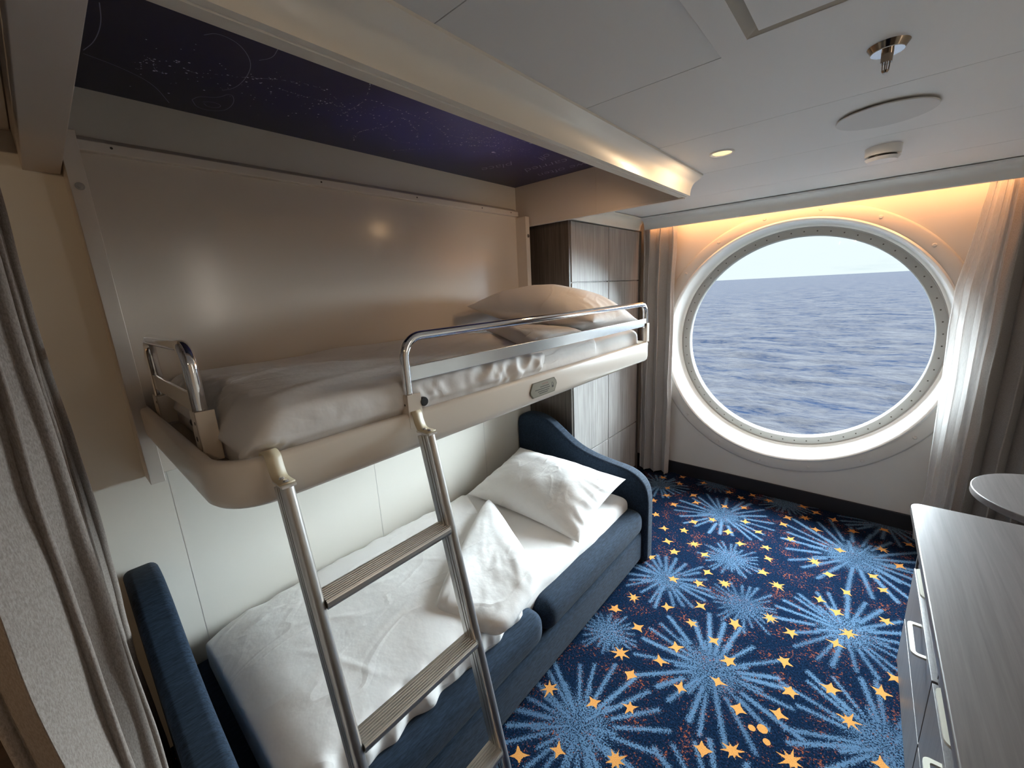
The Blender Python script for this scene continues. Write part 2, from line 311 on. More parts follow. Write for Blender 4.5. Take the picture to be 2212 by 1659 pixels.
# ---- carpet floor
def build_floor():
    xs = np.concatenate([np.arange(-2.0, -1.35, 0.08), np.arange(-1.35, 0.42, 0.005), np.arange(0.42, XR + 0.2, 0.08)])
    ys = np.concatenate([np.arange(YB - 0.1, 0.30, 0.08), np.arange(0.30, 3.42, 0.005), [3.45, 3.7]])
    X, Y = np.meshgrid(xs, ys, indexing='ij')
    STARS = [(-0.68,3.22,0),(-0.53,3.27,0),(-1.04,2.90,0),(-0.88,3.02,0),(-0.59,3.18,0),(-0.42,3.25,0),(-0.22,3.29,0),(-0.14,3.25,0),(-1.00,2.59,0),(-0.95,2.80,0),(-0.83,2.92,0),(-0.65,2.98,0),(-0.54,3.04,0),(-0.28,3.07,0),(-0.19,3.13,1),(-0.04,3.21,0),(-0.76,2.65,0),(-0.67,2.75,0),(-0.49,2.85,0),(-0.29,2.96,0),(-0.89,2.46,0),(-0.78,2.51,0),(-0.55,2.66,0),(-0.40,2.77,0),(-0.12,3.01,0),(0.06,3.12,0),(0.21,3.25,0),(-0.82,2.33,0),(-0.68,2.40,1),(-0.46,2.57,0),(-0.33,2.62,0),(-0.23,2.80,0),(0.32,3.14,0),(0.01,2.84,0),(0.20,2.99,1),(-0.75,2.25,0),(-0.60,2.33,0),(-0.30,2.51,0),(-0.09,2.63,1),(0.27,2.86,0),(-0.54,2.18,0),(-0.30,2.36,0),(-0.02,2.55,0),(0.16,2.67,0),(-0.67,2.01,0),(-0.55,2.06,0),(-0.44,2.14,1),(-0.22,2.29,1),(0.06,2.44,0),(0.20,2.57,0),(-0.04,2.30,0),(0.03,2.25,0),(-0.49,1.90,0),(-0.62,1.79,0),(-0.21,2.02,1),(0.21,2.32,0),(-0.49,1.76,0),(-0.33,1.88,0),(-0.12,1.98,0),(0.08,2.13,1),(0.04,2.03,0),(-0.38,1.72,0),(-0.50,1.58,0),(-0.30,1.65,0),(-0.12,1.79,0),(-0.53,1.47,0),(0.23,1.97,0),(-0.31,1.52,0),(-0.42,1.40,0),(-0.08,1.65,0),(0.04,1.76,0),(0.19,1.86,0),(-0.22,1.45,0),(-0.10,1.52,0),(0.10,1.65,1),(-0.28,1.22,0),(-0.20,1.28,1),(-0.04,1.37,1),(0.19,1.54,0),(-0.78,1.75,1),(-0.82,1.62,0),(-0.68,1.58,0),(-0.68,1.40,1),(-0.60,1.33,0),(-0.83,1.07,1),(-0.66,1.13,0),(-0.54,1.20,0),(-0.77,0.80,0),(-0.67,0.90,0),(-0.50,1.00,1),(-0.84,2.12,0),(-1.09,2.77,0),(-1.18,3.18,0),(-1.05,3.28,0),(-1.03,3.15,0),(-0.88,3.27,0),(-1.08,3.02,0),(-0.35,1.05,0),(-0.1,1.15,0),(0.05,1.2,1),(-0.5,0.8,1),(-0.6,0.65,0),(-0.3,0.85,0),(-0.7,0.55,0)]
    BURSTS = [(-0.63,2.85,.29,0),(-0.47,2.38,.16,1),(-0.33,2.03,.165,1),(0.08,2.81,.38,0),(0.07,2.14,.27,0),(-0.35,1.56,.31,0),(-0.70,1.99,.23,0),(0.21,1.62,.30,0),(-0.66,1.02,.30,0),(-0.78,1.47,.13,1),(-1.15,3.04,.20,0),(-0.80,3.30,.14,1),(0.22,3.34,.26,0),(-0.32,3.27,.18,1),(-0.15,1.0,.28,0),(-0.75,0.45,.2,0)]
    rng = random.Random(5)
    star = np.full(X.shape, -0.03); burst = np.full(X.shape, -0.03)
    def win(cx, cy, r): 
        i0, i1 = np.searchsorted(xs, [cx - r, cx + r]); j0, j1 = np.searchsorted(ys, [cy - r, cy + r]); return slice(max(i0 - 1, 0), i1 + 1), slice(max(j0 - 1, 0), j1 + 1)
    for cx, cy_, big in STARS:
        w = win(cx, cy_, 0.08); x = X[w] - cx; y = Y[w] - cy_; r = np.hypot(x, y); th = np.arctan2(y, x)
        n = rng.choice([7, 8]) if big else rng.choice([4, 4, 5]); f = None; rot = rng.uniform(0, 6.28)
        body = (0.0125 if big else 0.0135) * rng.uniform(.9, 1.25)
        f = body - r
        for k in range(n):
            a = rot + 2 * math.pi * (k + rng.uniform(-.12, .12)) / n; L = (0.058 if big else 0.040) * (rng.uniform(.65, 1.1) if big else rng.uniform(.8, 1.15)); hw = body * (0.62 if big else 0.8)
            u = x * math.cos(a) + y * math.sin(a); v = np.abs(-x * math.sin(a) + y * math.cos(a))
            t = np.clip(u / L, 0, 1); f = np.maximum(f, np.where(u > 0, hw * (1 - t) ** 1.3 - v - np.maximum(u - L, 0), -0.03))
        star[w] = np.maximum(star[w], f)
    for cx, cy_ in ((-0.165, 1.405), (-0.135, 1.425), (-0.115, 1.385)):
        w = win(cx, cy_, 0.06); star[w] = np.maximum(star[w], (0.017 if cx == -0.135 else 0.012) - np.hypot(X[w] - cx, Y[w] - cy_))
    for cx, cy_, R, fuzzy in BURSTS:
        w = win(cx, cy_, R * 1.25); x = X[w] - cx; y = Y[w] - cy_; r = np.hypot(x, y)
        f = np.minimum((R * (0.33 if not fuzzy else .42) - r) * 0.15, 0.0022)
        sets = [(23, .36, .82, 1.1, .0088), (10, .15, .42, .60, .0080)] if not fuzzy else [(24, .40, .75, 1.12, .0060), (12, .2, .5, .7, .006)]
        for n, ri, ra, rb, hw in sets:
            for k in range(n):
                a = 2 * math.pi * (k + rng.uniform(-.3, .3)) / n; L = R * rng.uniform(ra, rb); s0 = R * ri * rng.uniform(.7, 1.3); h = hw * rng.uniform(.75, 1.2) * (R / .28) ** .4
                u = x * math.cos(a) + y * math.sin(a); v = np.abs(-x * math.sin(a) + y * math.cos(a))
                ll = np.maximum(np.maximum(s0 - u, u - L), 0); f = np.maximum(f, np.where(u > 0, h - np.hypot(ll, v), -0.03))
        burst[w] = np.maximum(burst[w], f)
    I = np.arange(X.size).reshape(X.shape); Fq = np.stack([I[:-1, :-1], I[1:, :-1], I[1:, 1:], I[:-1, 1:]], -1).reshape(-1, 4)
    V = np.stack([X, Y, np.zeros_like(X)], -1).reshape(-1, 3)
    me = bpy.data.meshes.new('floor'); me.vertices.add(len(V)); me.vertices.foreach_set('co', V.ravel())
    me.loops.add(Fq.size); me.loops.foreach_set('vertex_index', Fq.ravel()); me.polygons.add(len(Fq)); me.polygons.foreach_set('loop_start', np.arange(0, Fq.size, 4)); me.polygons.foreach_set('loop_total', np.full(len(Fq), 4))
    me.update(); me.validate()
    for nm, arr in (('gold_yarn', star), ('blue_yarn', burst)):
        at = me.attributes.new(nm, 'FLOAT', 'POINT'); at.data.foreach_set('value', arr.ravel().astype(np.float32))
    o = bpy.data.objects.new('floor', me); COL.objects.link(o)
    m = bpy.data.materials.new('firework_carpet'); m.use_nodes = True; nt = m.node_tree; b = nt.nodes['Principled BSDF']
    tc = N(nt, 'ShaderNodeTexCoord')
    def noise(sc, det=3.0, rough=.6):
        n = N(nt, 'ShaderNodeTexNoise', i_Scale=sc, i_Detail=det, i_Roughness=rough); nt.links.new(tc.outputs['Object'], n.inputs['Vector']); return n.outputs[0]
    def math_(op, a, b_=None, c=None):
        n = N(nt, 'ShaderNodeMath', operation=op)
        for i, v in enumerate((a, b_, c)):
            if v is None: continue
            if isinstance(v, (int, float)): n.inputs[i].default_value = v
            else: nt.links.new(v, n.inputs[i])
        return n.outputs[0]
    def mix(f, a, b_):
        n = N(nt, 'ShaderNodeMix', data_type='RGBA'); nt.links.new(f, n.inputs[0])
        for i, v in ((6, a), (7, b_)):
            if isinstance(v, tuple): n.inputs[i].default_value = (*v, 1)
            else: nt.links.new(v, n.inputs[i])
        return n.outputs[2]
    fine = noise(420, 2.0); med = noise(150, 4.0, .75); big = noise(11, 3.0); vb = noise(2.2, 2.0)
    base = ramp(nt, med, [(0.36, lin(8, 14, 24)), (0.52, lin(15, 29, 48)), (0.70, lin(29, 49, 76))]).outputs[0]
    fl = math_('GREATER_THAN', math_('ADD', math_('MULTIPLY', noise(95, 3.0, .8), 1.0), math_('MULTIPLY', big, 0.45)), 0.85)
    base = mix(fl, base, lin(125, 68, 46))
    aB = N(nt, 'ShaderNodeAttribute', attribute_name='blue_yarn').outputs['Fac']; aS = N(nt, 'ShaderNodeAttribute', attribute_name='gold_yarn').outputs['Fac']
    fB = math_('GREATER_THAN', math_('ADD', aB, math_('MULTIPLY', math_('SUBTRACT', noise(170, 3.0, .8), 0.5), 0.074)), 0.0016)
    bl = ramp(nt, math_('ADD', math_('MULTIPLY', fine, .5), math_('MULTIPLY', vb, .5)), [(0.36, lin(56, 76, 98)), (0.6, lin(88, 116, 142))]).outputs[0]
    base = mix(fB, base, bl)
    fS = math_('GREATER_THAN', math_('ADD', aS, math_('MULTIPLY', math_('SUBTRACT', fine, 0.5), 0.004)), 0.0)
    base = mix(fS, base, ramp(nt, fine, [(0.3, lin(172, 112, 56)), (0.7, lin(205, 148, 84))]).outputs[0])
    nt.links.new(base, b.inputs['Base Color']); b.inputs['Roughness'].default_value = 1.0; b.inputs['Specular IOR Level'].default_value = 0.0
    bp = N(nt, 'ShaderNodeBump', i_Strength=0.6, i_Distance=0.004); nt.links.new(fine, bp.inputs['Height']); nt.links.new(bp.outputs[0], b.inputs['Normal'])
    me.materials.append(m); tag(o, kind='structure'); return o
build_floor()

# ---- walls
def struct(name, mb, mat, **kw): return tag(mb.build(name, mat, **kw), kind='structure')
m = MB(); joints = [YB, -0.59, 0.183, 0.953, 1.73, 2.50, WY + .3]
for a, b in zip(joints[:-1], joints[1:]):
    m.box(WX - 0.04, WX, a + (0.0015 if a > YB else 0), b - 0.0015, -0.02, 1.20)
m.box(WX - 0.04, WX, YB, 2.4985, 1.20, 2.30); m.box(WX - 0.04, WX, 2.5015, WY + .3, 1.20, 2.30)
m.box(WX - 0.08, WX - 0.0008, YB, WY + .3, -0.02, 2.30, 1)
struct('wall_left', m, WALL, mats=[WALL, CORN])
struct('wall_right', MB().box(XR, XR + 0.06, YB, WY + .3, -0.02, 2.30), WALL)
struct('wall_back', MB().box(WX, XR, YB - 0.06, YB, -0.02, 2.30), WSIDE)
# window wall with round opening
PCX, PCZ = -0.415, 1.135; R_OUT = 0.815; R_IN = 0.788; R_GL = 0.730; YIN = 3.575; YGL = 3.605
def ring_grid(profile, n=160):
    """profile: (r, y) points swept round the porthole axis"""
    P = np.zeros((n + 1, len(profile), 3))
    for i in range(n + 1):
        a = 2 * math.pi * i / n
        for j, (r, y) in enumerate(profile): P[i, j] = (PCX + r * math.cos(a), y, PCZ + r * math.sin(a))
    return P
def sweep_ring(name, profile, mat, parent, n=160):
    P = ring_grid(profile, n); P = P[:-1]; nu, nv = P.shape[:2]; F = []
    for i in range(nu):
        k = (i + 1) % nu
        for j in range(nv - 1): F.append((i * nv + j, k * nv + j, k * nv + j + 1, i * nv + j + 1))
    o = mesh_obj(name, P.reshape(-1, 3).tolist(), F, mat, parent, smooth=True)
    bm = bmesh.new(); bm.from_mesh(o.data); bmesh.ops.recalc_face_normals(bm, faces=bm.faces); bm.to_mesh(o.data); bm.free()
    try: o.data.set_sharp_from_angle(angle=math.radians(50))
    except Exception: pass
    return o
n = 128; v = []; f = []
ang = [2 * math.pi * i / n for i in range(n)]
for yy in (WY, WY + 0.03):
    for a in ang: v.append((PCX + R_OUT * math.cos(a), yy, PCZ + R_OUT * math.sin(a)))
    for a in ang:
        c, s = math.cos(a), math.sin(a); tx = ((XR - PCX) if c > 0 else (PCX - WX)) / max(abs(c), 1e-9); tz = ((2.30 - PCZ) if s > 0 else (PCZ + 0.02)) / max(abs(s), 1e-9); t = min(tx, tz)
        v.append((PCX + c * t, yy, PCZ + s * t))
for L_ in (0, 2 * n):
    for i in range(n): k = (i + 1) % n; f.append((L_ + i, L_ + k, L_ + n + k, L_ + n + i))
for i in range(n): k = (i + 1) % n; f.append((i, k, 2 * n + k, 2 * n + i))
# fill the four corners
def corner(px, pz):
    for yy in (0, 1):
        lo_ = yy * 2 * n + n
        best = sorted(range(n), key=lambda i: (v[lo_ + i][0] - px) ** 2 + (v[lo_ + i][2] - pz) ** 2)[:2]
        v.append((px, WY + 0.03 * yy, pz)); f.append((lo_ + best[0], lo_ + best[1], len(v) - 1))
for px in (WX, XR):
    for pz in (-0.02, 2.30): corner(px, pz)
tag(mesh_obj('wall_window', v, f, HULL), kind='structure')
w1 = empty('window_1', (PCX, WY, PCZ)); tag(w1, 'large round porthole with white bolted rim looking out on the sea', kind='structure')
sweep_ring('window_trim', [(R_OUT + 0.004, WY - 0.004), (R_OUT + 0.02, WY - 0.012), (0.893, WY - 0.012), (0.902, WY - 0.008), (0.905, WY)], HULL, w1)
sweep_ring('window_frame', [(R_OUT + 0.012, WY - 0.011), (R_OUT + 0.002, WY - 0.018), (R_OUT - 0.008, WY - 0.012), (R_OUT - 0.014, WY + 0.01), (R_IN + 0.012, YIN - 0.03), (R_IN + 0.004, YIN - 0.006), (R_IN, YIN)], PORT, w1)
sweep_ring('inner_ring', [(R_IN + 0.01, YIN), (R_IN - 0.004, YIN), (R_IN - 0.007, YIN + 0.012), (R_GL + 0.004, YIN + 0.016), (R_GL, YIN + 0.022), (R_GL, YGL + 0.05), (R_GL + .15, YGL + 0.05)], PRING, w1)
g = MB().cyl((PCX, YGL, PCZ), R_GL + 0.002, 0.006, 'y', 96).build('glass_pane', GLASS, w1)
# outer hull closes the gap round the glass
sweep_ring('hull_recess', [(R_IN + 0.01, YIN + 0.001), (R_IN + 0.10, YIN + 0.002), (R_IN + 0.4, WY + 0.031)], CORN, w1)
bolt0 = None
for i in range(18):
    a = math.radians(20 * i + 3)
    p = (PCX + 0.868 * math.cos(a), WY - 0.012, PCZ + 0.868 * math.sin(a))
    if bolt0 is None:
        mb = MB(); mb.cyl((0, 0, 0), 0.0115, -0.005, 'y', 16, 0.007); bolt0 = mb.build('bolt', HULL, None, smooth=True); ob = bolt0
    else: ob = bolt0.copy(); COL.objects.link(ob)
    ob.parent = w1; ob.matrix_parent_inverse = Matrix.Translation(w1.location).inverted(); ob.location = p
scr0 = None
for i in range(64):
    a = 2 * math.pi * i / 64; p = (PCX + 0.760 * math.cos(a), YIN + 0.0125, PCZ + 0.760 * math.sin(a))
    if scr0 is None:
        mb = MB(); mb.cyl((0, 0, 0), 0.0045, -0.003, 'y', 8, 0.003); scr0 = mb.build('rim_screw', INK, None, smooth=True); ob = scr0
    else: ob = scr0.copy(); COL.objects.link(ob)
    ob.parent = w1; ob.matrix_parent_inverse = Matrix.Translation(w1.location).inverted(); ob.location = p
struct('baseboard_window', MB().box(WX, XR, WY - 0.012, WY, 0.0, 0.105), BLACK, bevel=0.002)
# ---- ceiling panels (2 mm open joints) + niche soffit
m = MB(); ys = [YB, -1.02, -0.485, 0.05, 0.585, 1.12, 1.63, 2.165, 2.70, WY + .1]
for i, (a, b) in enumerate(zip(ys[:-1], ys[1:])):
    g_ = 0.0012
    x0 = WX - .05 if (b < 0.12 or a > 2.14) else NX + 0.02
    if i == 4 or i == 3: pass
    m.box(x0, XR + .05, a + g_, b - g_, CZ, CZ + 0.03)
m.box(NX + 0.02, XR + .05, YB, WY + .1, CZ + 0.006, CZ + 0.04, 1); m.box(WX - .05, NX + .03, YB, 0.08, CZ + 0.006, CZ + 0.04, 1); m.box(WX - .05, NX + .03, 2.17, WY + .1, CZ + 0.006, CZ + 0.04, 1)
struct('ceiling', m, CEIL, mats=[CEIL, GROOVE])
# niche: end wall, near header, beam inner face, roof
m = MB(); m.box(WX, -1.2205, 2.15, 2.17, 1.997, 2.30); m.box(-1.2198, NX + .02, 2.15, 2.17, 1.997, 2.30); m.box(WX, NX + .02, 2.149, 2.172, 1.990, 2.003)
struct('wall_niche_end', m, NICHE, bevel=0.001)
struct('wall_niche_side', MB().box(NX, NX + 0.02, 0.06, 2.17, 1.998, 2.30), NICHE)
struct('trim_5', MB().box(WX, NX + 0.02, 0.052, 0.124, 1.99, 2.30), NICHE, bevel=0.002)
struct('ceiling_niche', MB().box(WX - .05, NX + .05, 0.05, 2.2, SKYZ + 0.012, SKYZ + 0.05), CEIL)
# ---- moldings
prof = [(NX - 0.001, 1.997), (NX + 0.028, 1.997), (NX + 0.030, 2.001), (NX + 0.033, 1.998), (NX + 0.046, 2.000)] + [(NX + 0.046 + 0.030 * (1 - math.cos(t)), 2.000 + 0.058 * math.sin(t)) for t in [math.radians(a) for a in range(10, 85, 8)]]
prof += [(NX + 0.080, 2.062), (NX + 0.088, 2.066), (NX + 0.096, 2.074), (NX + 0.101, 2.078), (NX + 0.101, CZ), (NX - 0.001, CZ)]
struct('trim_3', MB().prism(prof, 0.10, 2.165, 'xz'), TRIM, smooth=True)
prof = [(WY - 0.135, 2.000), (WY - 0.150, 2.000), (WY - 0.155, 2.006), (WY - 0.157, 2.014)] + [(WY - 0.160 - 0.05 * (1 - math.cos(t)) * 1.2, 2.014 + 0.055 * math.sin(t)) for t in [math.radians(a) for a in range(8, 90, 8)]] + [(WY - 0.222, 2.072), (WY - 0.226, 2.078), (WY - 0.226, 2.081), (WY - 0.20, CZ), (WY - 0.135, CZ)]
struct('trim_1', MB().prism(prof, -1.385, XR, 'yz'), CORN, smooth=True)
X0 = -1.44
prof = [(X0 - 0.03, 2.003), (X0 + 0.006, 2.003), (X0 + 0.009, 2.010)] + [(X0 + 0.010 + 0.045 * (1 - math.cos(t)), 2.012 + 0.056 * math.sin(t)) for t in [math.radians(a) for a in range(8, 90, 8)]] + [(X0 + 0.060, 2.072), (X0 + 0.062, 2.080), (X0 + 0.055, CZ), (X0 - 0.03, CZ)]
struct('trim_2', MB().prism(prof, 2.172, WY - 0.125, 'xz'), TRIM, smooth=True)
struct('trim_4', MB().box(-1.386, XR, WY - 0.135, WY - 0.13, 2.00, CZ), CORN)

# ---- LED strip behind the cornice
o = MB().box(-1.35, 0.95, WY - 0.122, WY - 0.112, 2.070, 2.076).build('led_strip', LEDM); tag(o, 'warm glowing light strip hidden behind the window cornice', 'light strip')
lamp('led_strip_light', 'AREA', (-0.2, WY - 0.105, 2.066), 2.5, (1.0, 0.43, 0.165), (math.radians(8), 0, 0), shape='RECTANGLE', size=2.3, size_y=0.015)

# ---- sea
def build_sea():
    H = -11.0; rows = np.concatenate([[8.0], np.geomspace(18, 9000, 300)]); cols = np.linspace(-1.35, 1.15, 420)
    R, A = np.meshgrid(rows, cols, indexing='ij'); X = R * np.tan(A * 0.95) * 0.9; Y = R + 3.6
    sc = np.clip(1.0 - R / 900, 0, 1)
    Z = H + sc * (0.55 * fbm(X * 0.07 + 3, Y * 0.16, seed=3, o=2) + 0.28 * fbm(X * 0.3, Y * 0.7, seed=9, o=3))
    P = np.stack([X, Y, Z], -1); nu, nv = P.shape[:2]; I = np.arange(nu * nv).reshape(nu, nv)
    F = np.stack([I[:-1, :-1], I[:-1, 1:], I[1:, 1:], I[1:, :-1]], -1).reshape(-1, 4)
    me = bpy.data.meshes.new('sea'); V = P.reshape(-1, 3); me.vertices.add(len(V)); me.vertices.foreach_set('co', V.ravel())
    me.loops.add(F.size); me.loops.foreach_set('vertex_index', F.ravel()); me.polygons.add(len(F)); me.polygons.foreach_set('loop_start', np.arange(0, F.size, 4)); me.polygons.foreach_set('loop_total', np.full(len(F), 4)); me.polygons.foreach_set('use_smooth', [True] * len(F))
    me.update(); me.validate(); o = bpy.data.objects.new('sea', me); COL.objects.link(o)
    m = bpy.data.materials.new('sea_water'); m.use_nodes = True; nt = m.node_tree; b = nt.nodes['Principled BSDF']
    tc = N(nt, 'ShaderNodeTexCoord')
    def ns(scl, det, rg=.6):
        mpn = N(nt, 'ShaderNodeMapping'); mpn.inputs['Scale'].default_value = scl; nt.links.new(tc.outputs['Object'], mpn.inputs[0])
        n = N(nt, 'ShaderNodeTexNoise', i_Scale=1.0, i_Detail=det, i_Roughness=rg); nt.links.new(mpn.outputs[0], n.inputs['Vector']); return n.outputs[0]
    n1 = ns((0.10, 0.30, 1), 8.0, .68); n2 = ns((0.9, 2.2, 1), 6.0, .7)
    cmx = N(nt, 'ShaderNodeMath', operation='MULTIPLY_ADD'); cmx.inputs[1].default_value = 0.42; nt.links.new(n2, cmx.inputs[0]); cm2 = N(nt, 'ShaderNodeMath', operation='MULTIPLY'); cm2.inputs[1].default_value = 0.58; nt.links.new(n1, cm2.inputs[0]); nt.links.new(cm2.outputs[0], cmx.inputs[2])
    col = ramp(nt, cmx.outputs[0], [(0.40, (0.0070, 0.0110, 0.0210)), (0.455, (0.0180, 0.0202, 0.0270)), (0.52, (0.0262, 0.0272, 0.0315)), (0.64, (0.0370, 0.0380, 0.0415))])
    nt.links.new(col.outputs[0], b.inputs['Base Color']); b.inputs['Roughness'].default_value = 0.5; b.inputs['IOR'].default_value = 1.33; b.inputs['Specular IOR Level'].default_value = 0.02
    b1 = N(nt, 'ShaderNodeBump', i_Strength=0.7, i_Distance=1.2); nt.links.new(n1, b1.inputs['Height'])
    b2 = N(nt, 'ShaderNodeBump', i_Strength=0.6, i_Distance=0.25); nt.links.new(n2, b2.inputs['Height']); nt.links.new(b1.outputs[0], b2.inputs['Normal'])
    df = N(nt, 'ShaderNodeBsdfDiffuse'); gl = N(nt, 'ShaderNodeBsdfGlossy', i_Roughness=0.35); ms = N(nt, 'ShaderNodeMixShader'); ms.inputs[0].default_value = 0.0
    nt.links.new(col.outputs[0], df.inputs[0]); nt.links.new(b2.outputs[0], df.inputs['Normal']); nt.links.new(b2.outputs[0], gl.inputs['Normal'])
    nt.links.new(df.outputs[0], ms.inputs[1]); nt.links.new(gl.outputs[0], ms.inputs[2]); nt.links.new(ms.outputs[0], nt.nodes['Material Output'].inputs[0])
    me.materials.append(m)
    tag(o, 'grey-blue choppy open sea seen through the round porthole', 'sea', kind='stuff')
build_sea()

# ================================================================== NICHE: printed star panel
t = empty('star_ceiling_panel', ((WX + NX) / 2, 1.13, SKYZ)); tag(t, 'dark navy glossy ceiling panel above the top bunk, printed with stars and faint handwriting', 'ceiling panel')
def skymat():
    m = bpy.data.materials.new('navy_night_print'); m.use_nodes = True; nt = m.node_tree; b = nt.nodes['Principled BSDF']; tc = N(nt, 'ShaderNodeTexCoord')
    n = N(nt, 'ShaderNodeTexNoise', i_Scale=2.2, i_Detail=3.0); nt.links.new(tc.outputs['Object'], n.inputs['Vector'])
    sp = N(nt, 'ShaderNodeSeparateXYZ'); nt.links.new(tc.outputs['Object'], sp.inputs[0])
    # violet cloud printed towards the middle of the far half
    vs = N(nt, 'ShaderNodeVectorMath', operation='DISTANCE'); mpn = N(nt, 'ShaderNodeMapping'); mpn.inputs['Scale'].default_value = (1.6, 1.0, 0); nt.links.new(tc.outputs['Object'], mpn.inputs[0]); nt.links.new(mpn.outputs[0], vs.inputs[0]); vs.inputs[1].default_value = (-1.36 * 1.6, 1.25, 0)
    a = N(nt, 'ShaderNodeMath', operation='MULTIPLY_ADD'); nt.links.new(n.outputs[0], a.inputs[0]); a.inputs[1].default_value = -0.5; nt.links.new(vs.outputs['Value'], a.inputs[2])
    r = ramp(nt, a.outputs[0], [(0.0, (0.060, 0.068, 0.34)), (0.30, (0.022, 0.025, 0.13)), (0.75, (0.008, 0.010, 0.045))]); nt.links.new(r.outputs[0], b.inputs['Base Color']); b.inputs['Roughness'].default_value = 0.35; return m
MB().box(WX + .001, NX - .001, 0.125, 2.149, SKYZ, SKYZ + 0.010).build('panel_board', skymat(), t)
DOT = pm('pale_star_ink', (0.75, 0.75, 0.95), 0.6); LINE = pm('violet_line_ink', (0.34, 0.34, 0.52), 0.6)
rng = random.Random(11); mb = MB(); ml = MB()
def dot(M, x, y, r, z=SKYZ - 0.0006):
    if not (WX + .01 < x < NX - .01 and 0.14 < y < 2.14): return
    k = 6; r *= 1.05; M.add([(x + r * math.cos(2 * math.pi * i / k), y + r * math.sin(2 * math.pi * i / k), z) for i in range(k)], [tuple(range(k))[::-1]])
def smooth_path(pts, it=3):
    for _ in range(it):
        q = [pts[0]]
        for a, b in zip(pts[:-1], pts[1:]): q += [(a[0] * .75 + b[0] * .25, a[1] * .75 + b[1] * .25), (a[0] * .25 + b[0] * .75, a[1] * .25 + b[1] * .75)]
        q.append(pts[-1]); pts = q
    return pts
PATHS = [([(-1.282,0.396),(-1.250,0.416),(-1.265,0.469),(-1.336,0.516),(-1.421,0.530),(-1.516,0.527),(-1.558,0.502)],0),
 ([(-1.224,0.541),(-1.276,0.547),(-1.312,0.525)],0), ([(-1.298,0.217),(-1.384,0.227),(-1.484,0.222),(-1.547,0.206)],0),
 ([(-1.566,0.207),(-1.588,0.278),(-1.638,0.352),(-1.754,0.408)],0),
 ([(-1.684,0.453),(-1.642,0.462),(-1.623,0.506),(-1.556,0.526),(-1.616,0.552),(-1.700,0.551),(-1.736,0.520),(-1.738,0.476),(-1.684,0.453)],0),
 ([(-1.68,0.48),(-1.66,0.50),(-1.67,0.53),(-1.70,0.525),(-1.71,0.50),(-1.69,0.485)],0),
 ([(-1.684,0.997),(-1.634,0.970),(-1.592,0.967),(-1.535,0.983),(-1.484,1.022),(-1.425,1.004),(-1.368,1.006),(-1.380,1.055),(-1.410,1.087),(-1.442,1.142),(-1.496,1.171)],1),
 ([(-1.544,1.060),(-1.594,1.120),(-1.552,1.212),(-1.459,1.340),(-1.392,1.360)],1), ([(-1.688,1.186),(-1.608,1.253),(-1.521,1.339),(-1.434,1.371)],1),
 ([(-1.571,0.313),(-1.503,0.314),(-1.476,0.333),(-1.548,0.339),(-1.552,0.369)],1), ([(-1.454,0.373),(-1.492,0.399),(-1.495,0.431),(-1.454,0.476),(-1.434,0.528),(-1.379,0.596),(-1.371,0.644)],1),
 ([(-1.417,0.547),(-1.367,0.617),(-1.344,0.716),(-1.421,0.822)],1), ([(-1.320,0.858),(-1.324,0.986),(-1.330,1.113),(-1.395,1.234),(-1.372,1.341),(-1.320,1.488)],1),
 ([(-1.226,0.803),(-1.330,0.847),(-1.396,0.850),(-1.477,0.842)],1), ([(-1.435,0.616),(-1.440,0.700),(-1.427,0.754),(-1.432,0.836),(-1.410,0.947)],1), ([(-1.36,1.34),(-1.28,1.42),(-1.24,1.52),(-1.22,1.62)],1), ([(-1.42,1.40),(-1.36,1.50),(-1.33,1.60)],1)]
for pts, dots in PATHS:
    q = smooth_path(pts); 
    for a, b in zip(q[:-1], q[1:]):
        if not dots or rng.random() < .35:
            d = Vector((b[0] - a[0], b[1] - a[1])); 
            if d.length < 1e-5: continue
            nrm = Vector((-d.y, d.x)).normalized() * 0.0009; z = SKYZ - 0.0005
            ml.add([(a[0] + nrm.x, a[1] + nrm.y, z), (b[0] + nrm.x, b[1] + nrm.y, z), (b[0] - nrm.x, b[1] - nrm.y, z), (a[0] - nrm.x, a[1] - nrm.y, z)], [(0, 3, 2, 1)])
        if dots:
            if rng.random() < .55: dot(mb, a[0] + rng.gauss(0, .003), a[1] + rng.gauss(0, .003), rng.choice([.0012, .0016, .0026]))
for k in range(230):
    u = rng.random(); y = 0.3 + 1.35 * u; x = -1.36 - .16 * (1 - u) + rng.gauss(0, .085 - .03 * u)
    dot(mb, x, y, rng.choice([.0010, .0014, .0018, .0030]))
for k in range(150): dot(mb, -1.30 + rng.gauss(0, .05), 1.45 + rng.gauss(0, .13), rng.choice([.0009, .0012]))
dot(mb, -1.418, 1.547, .008); dot(mb, -1.418, 1.56, .004)
o = mb.build('star_dots', DOT, t); o['kind'] = 'stuff'
o = ml.build('drawn_swirls', LINE, t); o['kind'] = 'stuff'
def text_mesh(name, body, size, mat, parent, M, ext=0.0, shear=0.0, offset=0.0):
    c = bpy.data.curves.new(name, 'FONT'); c.body = body; c.size = size; c.shear = shear; c.extrude = ext; c.offset = offset
    tmp = bpy.data.objects.new(name + '_tmp', c); COL.objects.link(tmp); dg = bpy.context.evaluated_depsgraph_get()
    me = bpy.data.meshes.new_from_object(tmp.evaluated_get(dg)); bpy.data.objects.remove(tmp); me.name = name
    me.transform(M); me.materials.clear(); me.materials.append(mat)
    o = bpy.data.objects.new(name, me); COL.objects.link(o)
    if parent: o.parent = parent; o.matrix_parent_inverse = Matrix.Translation(parent.location).inverted()
    return o
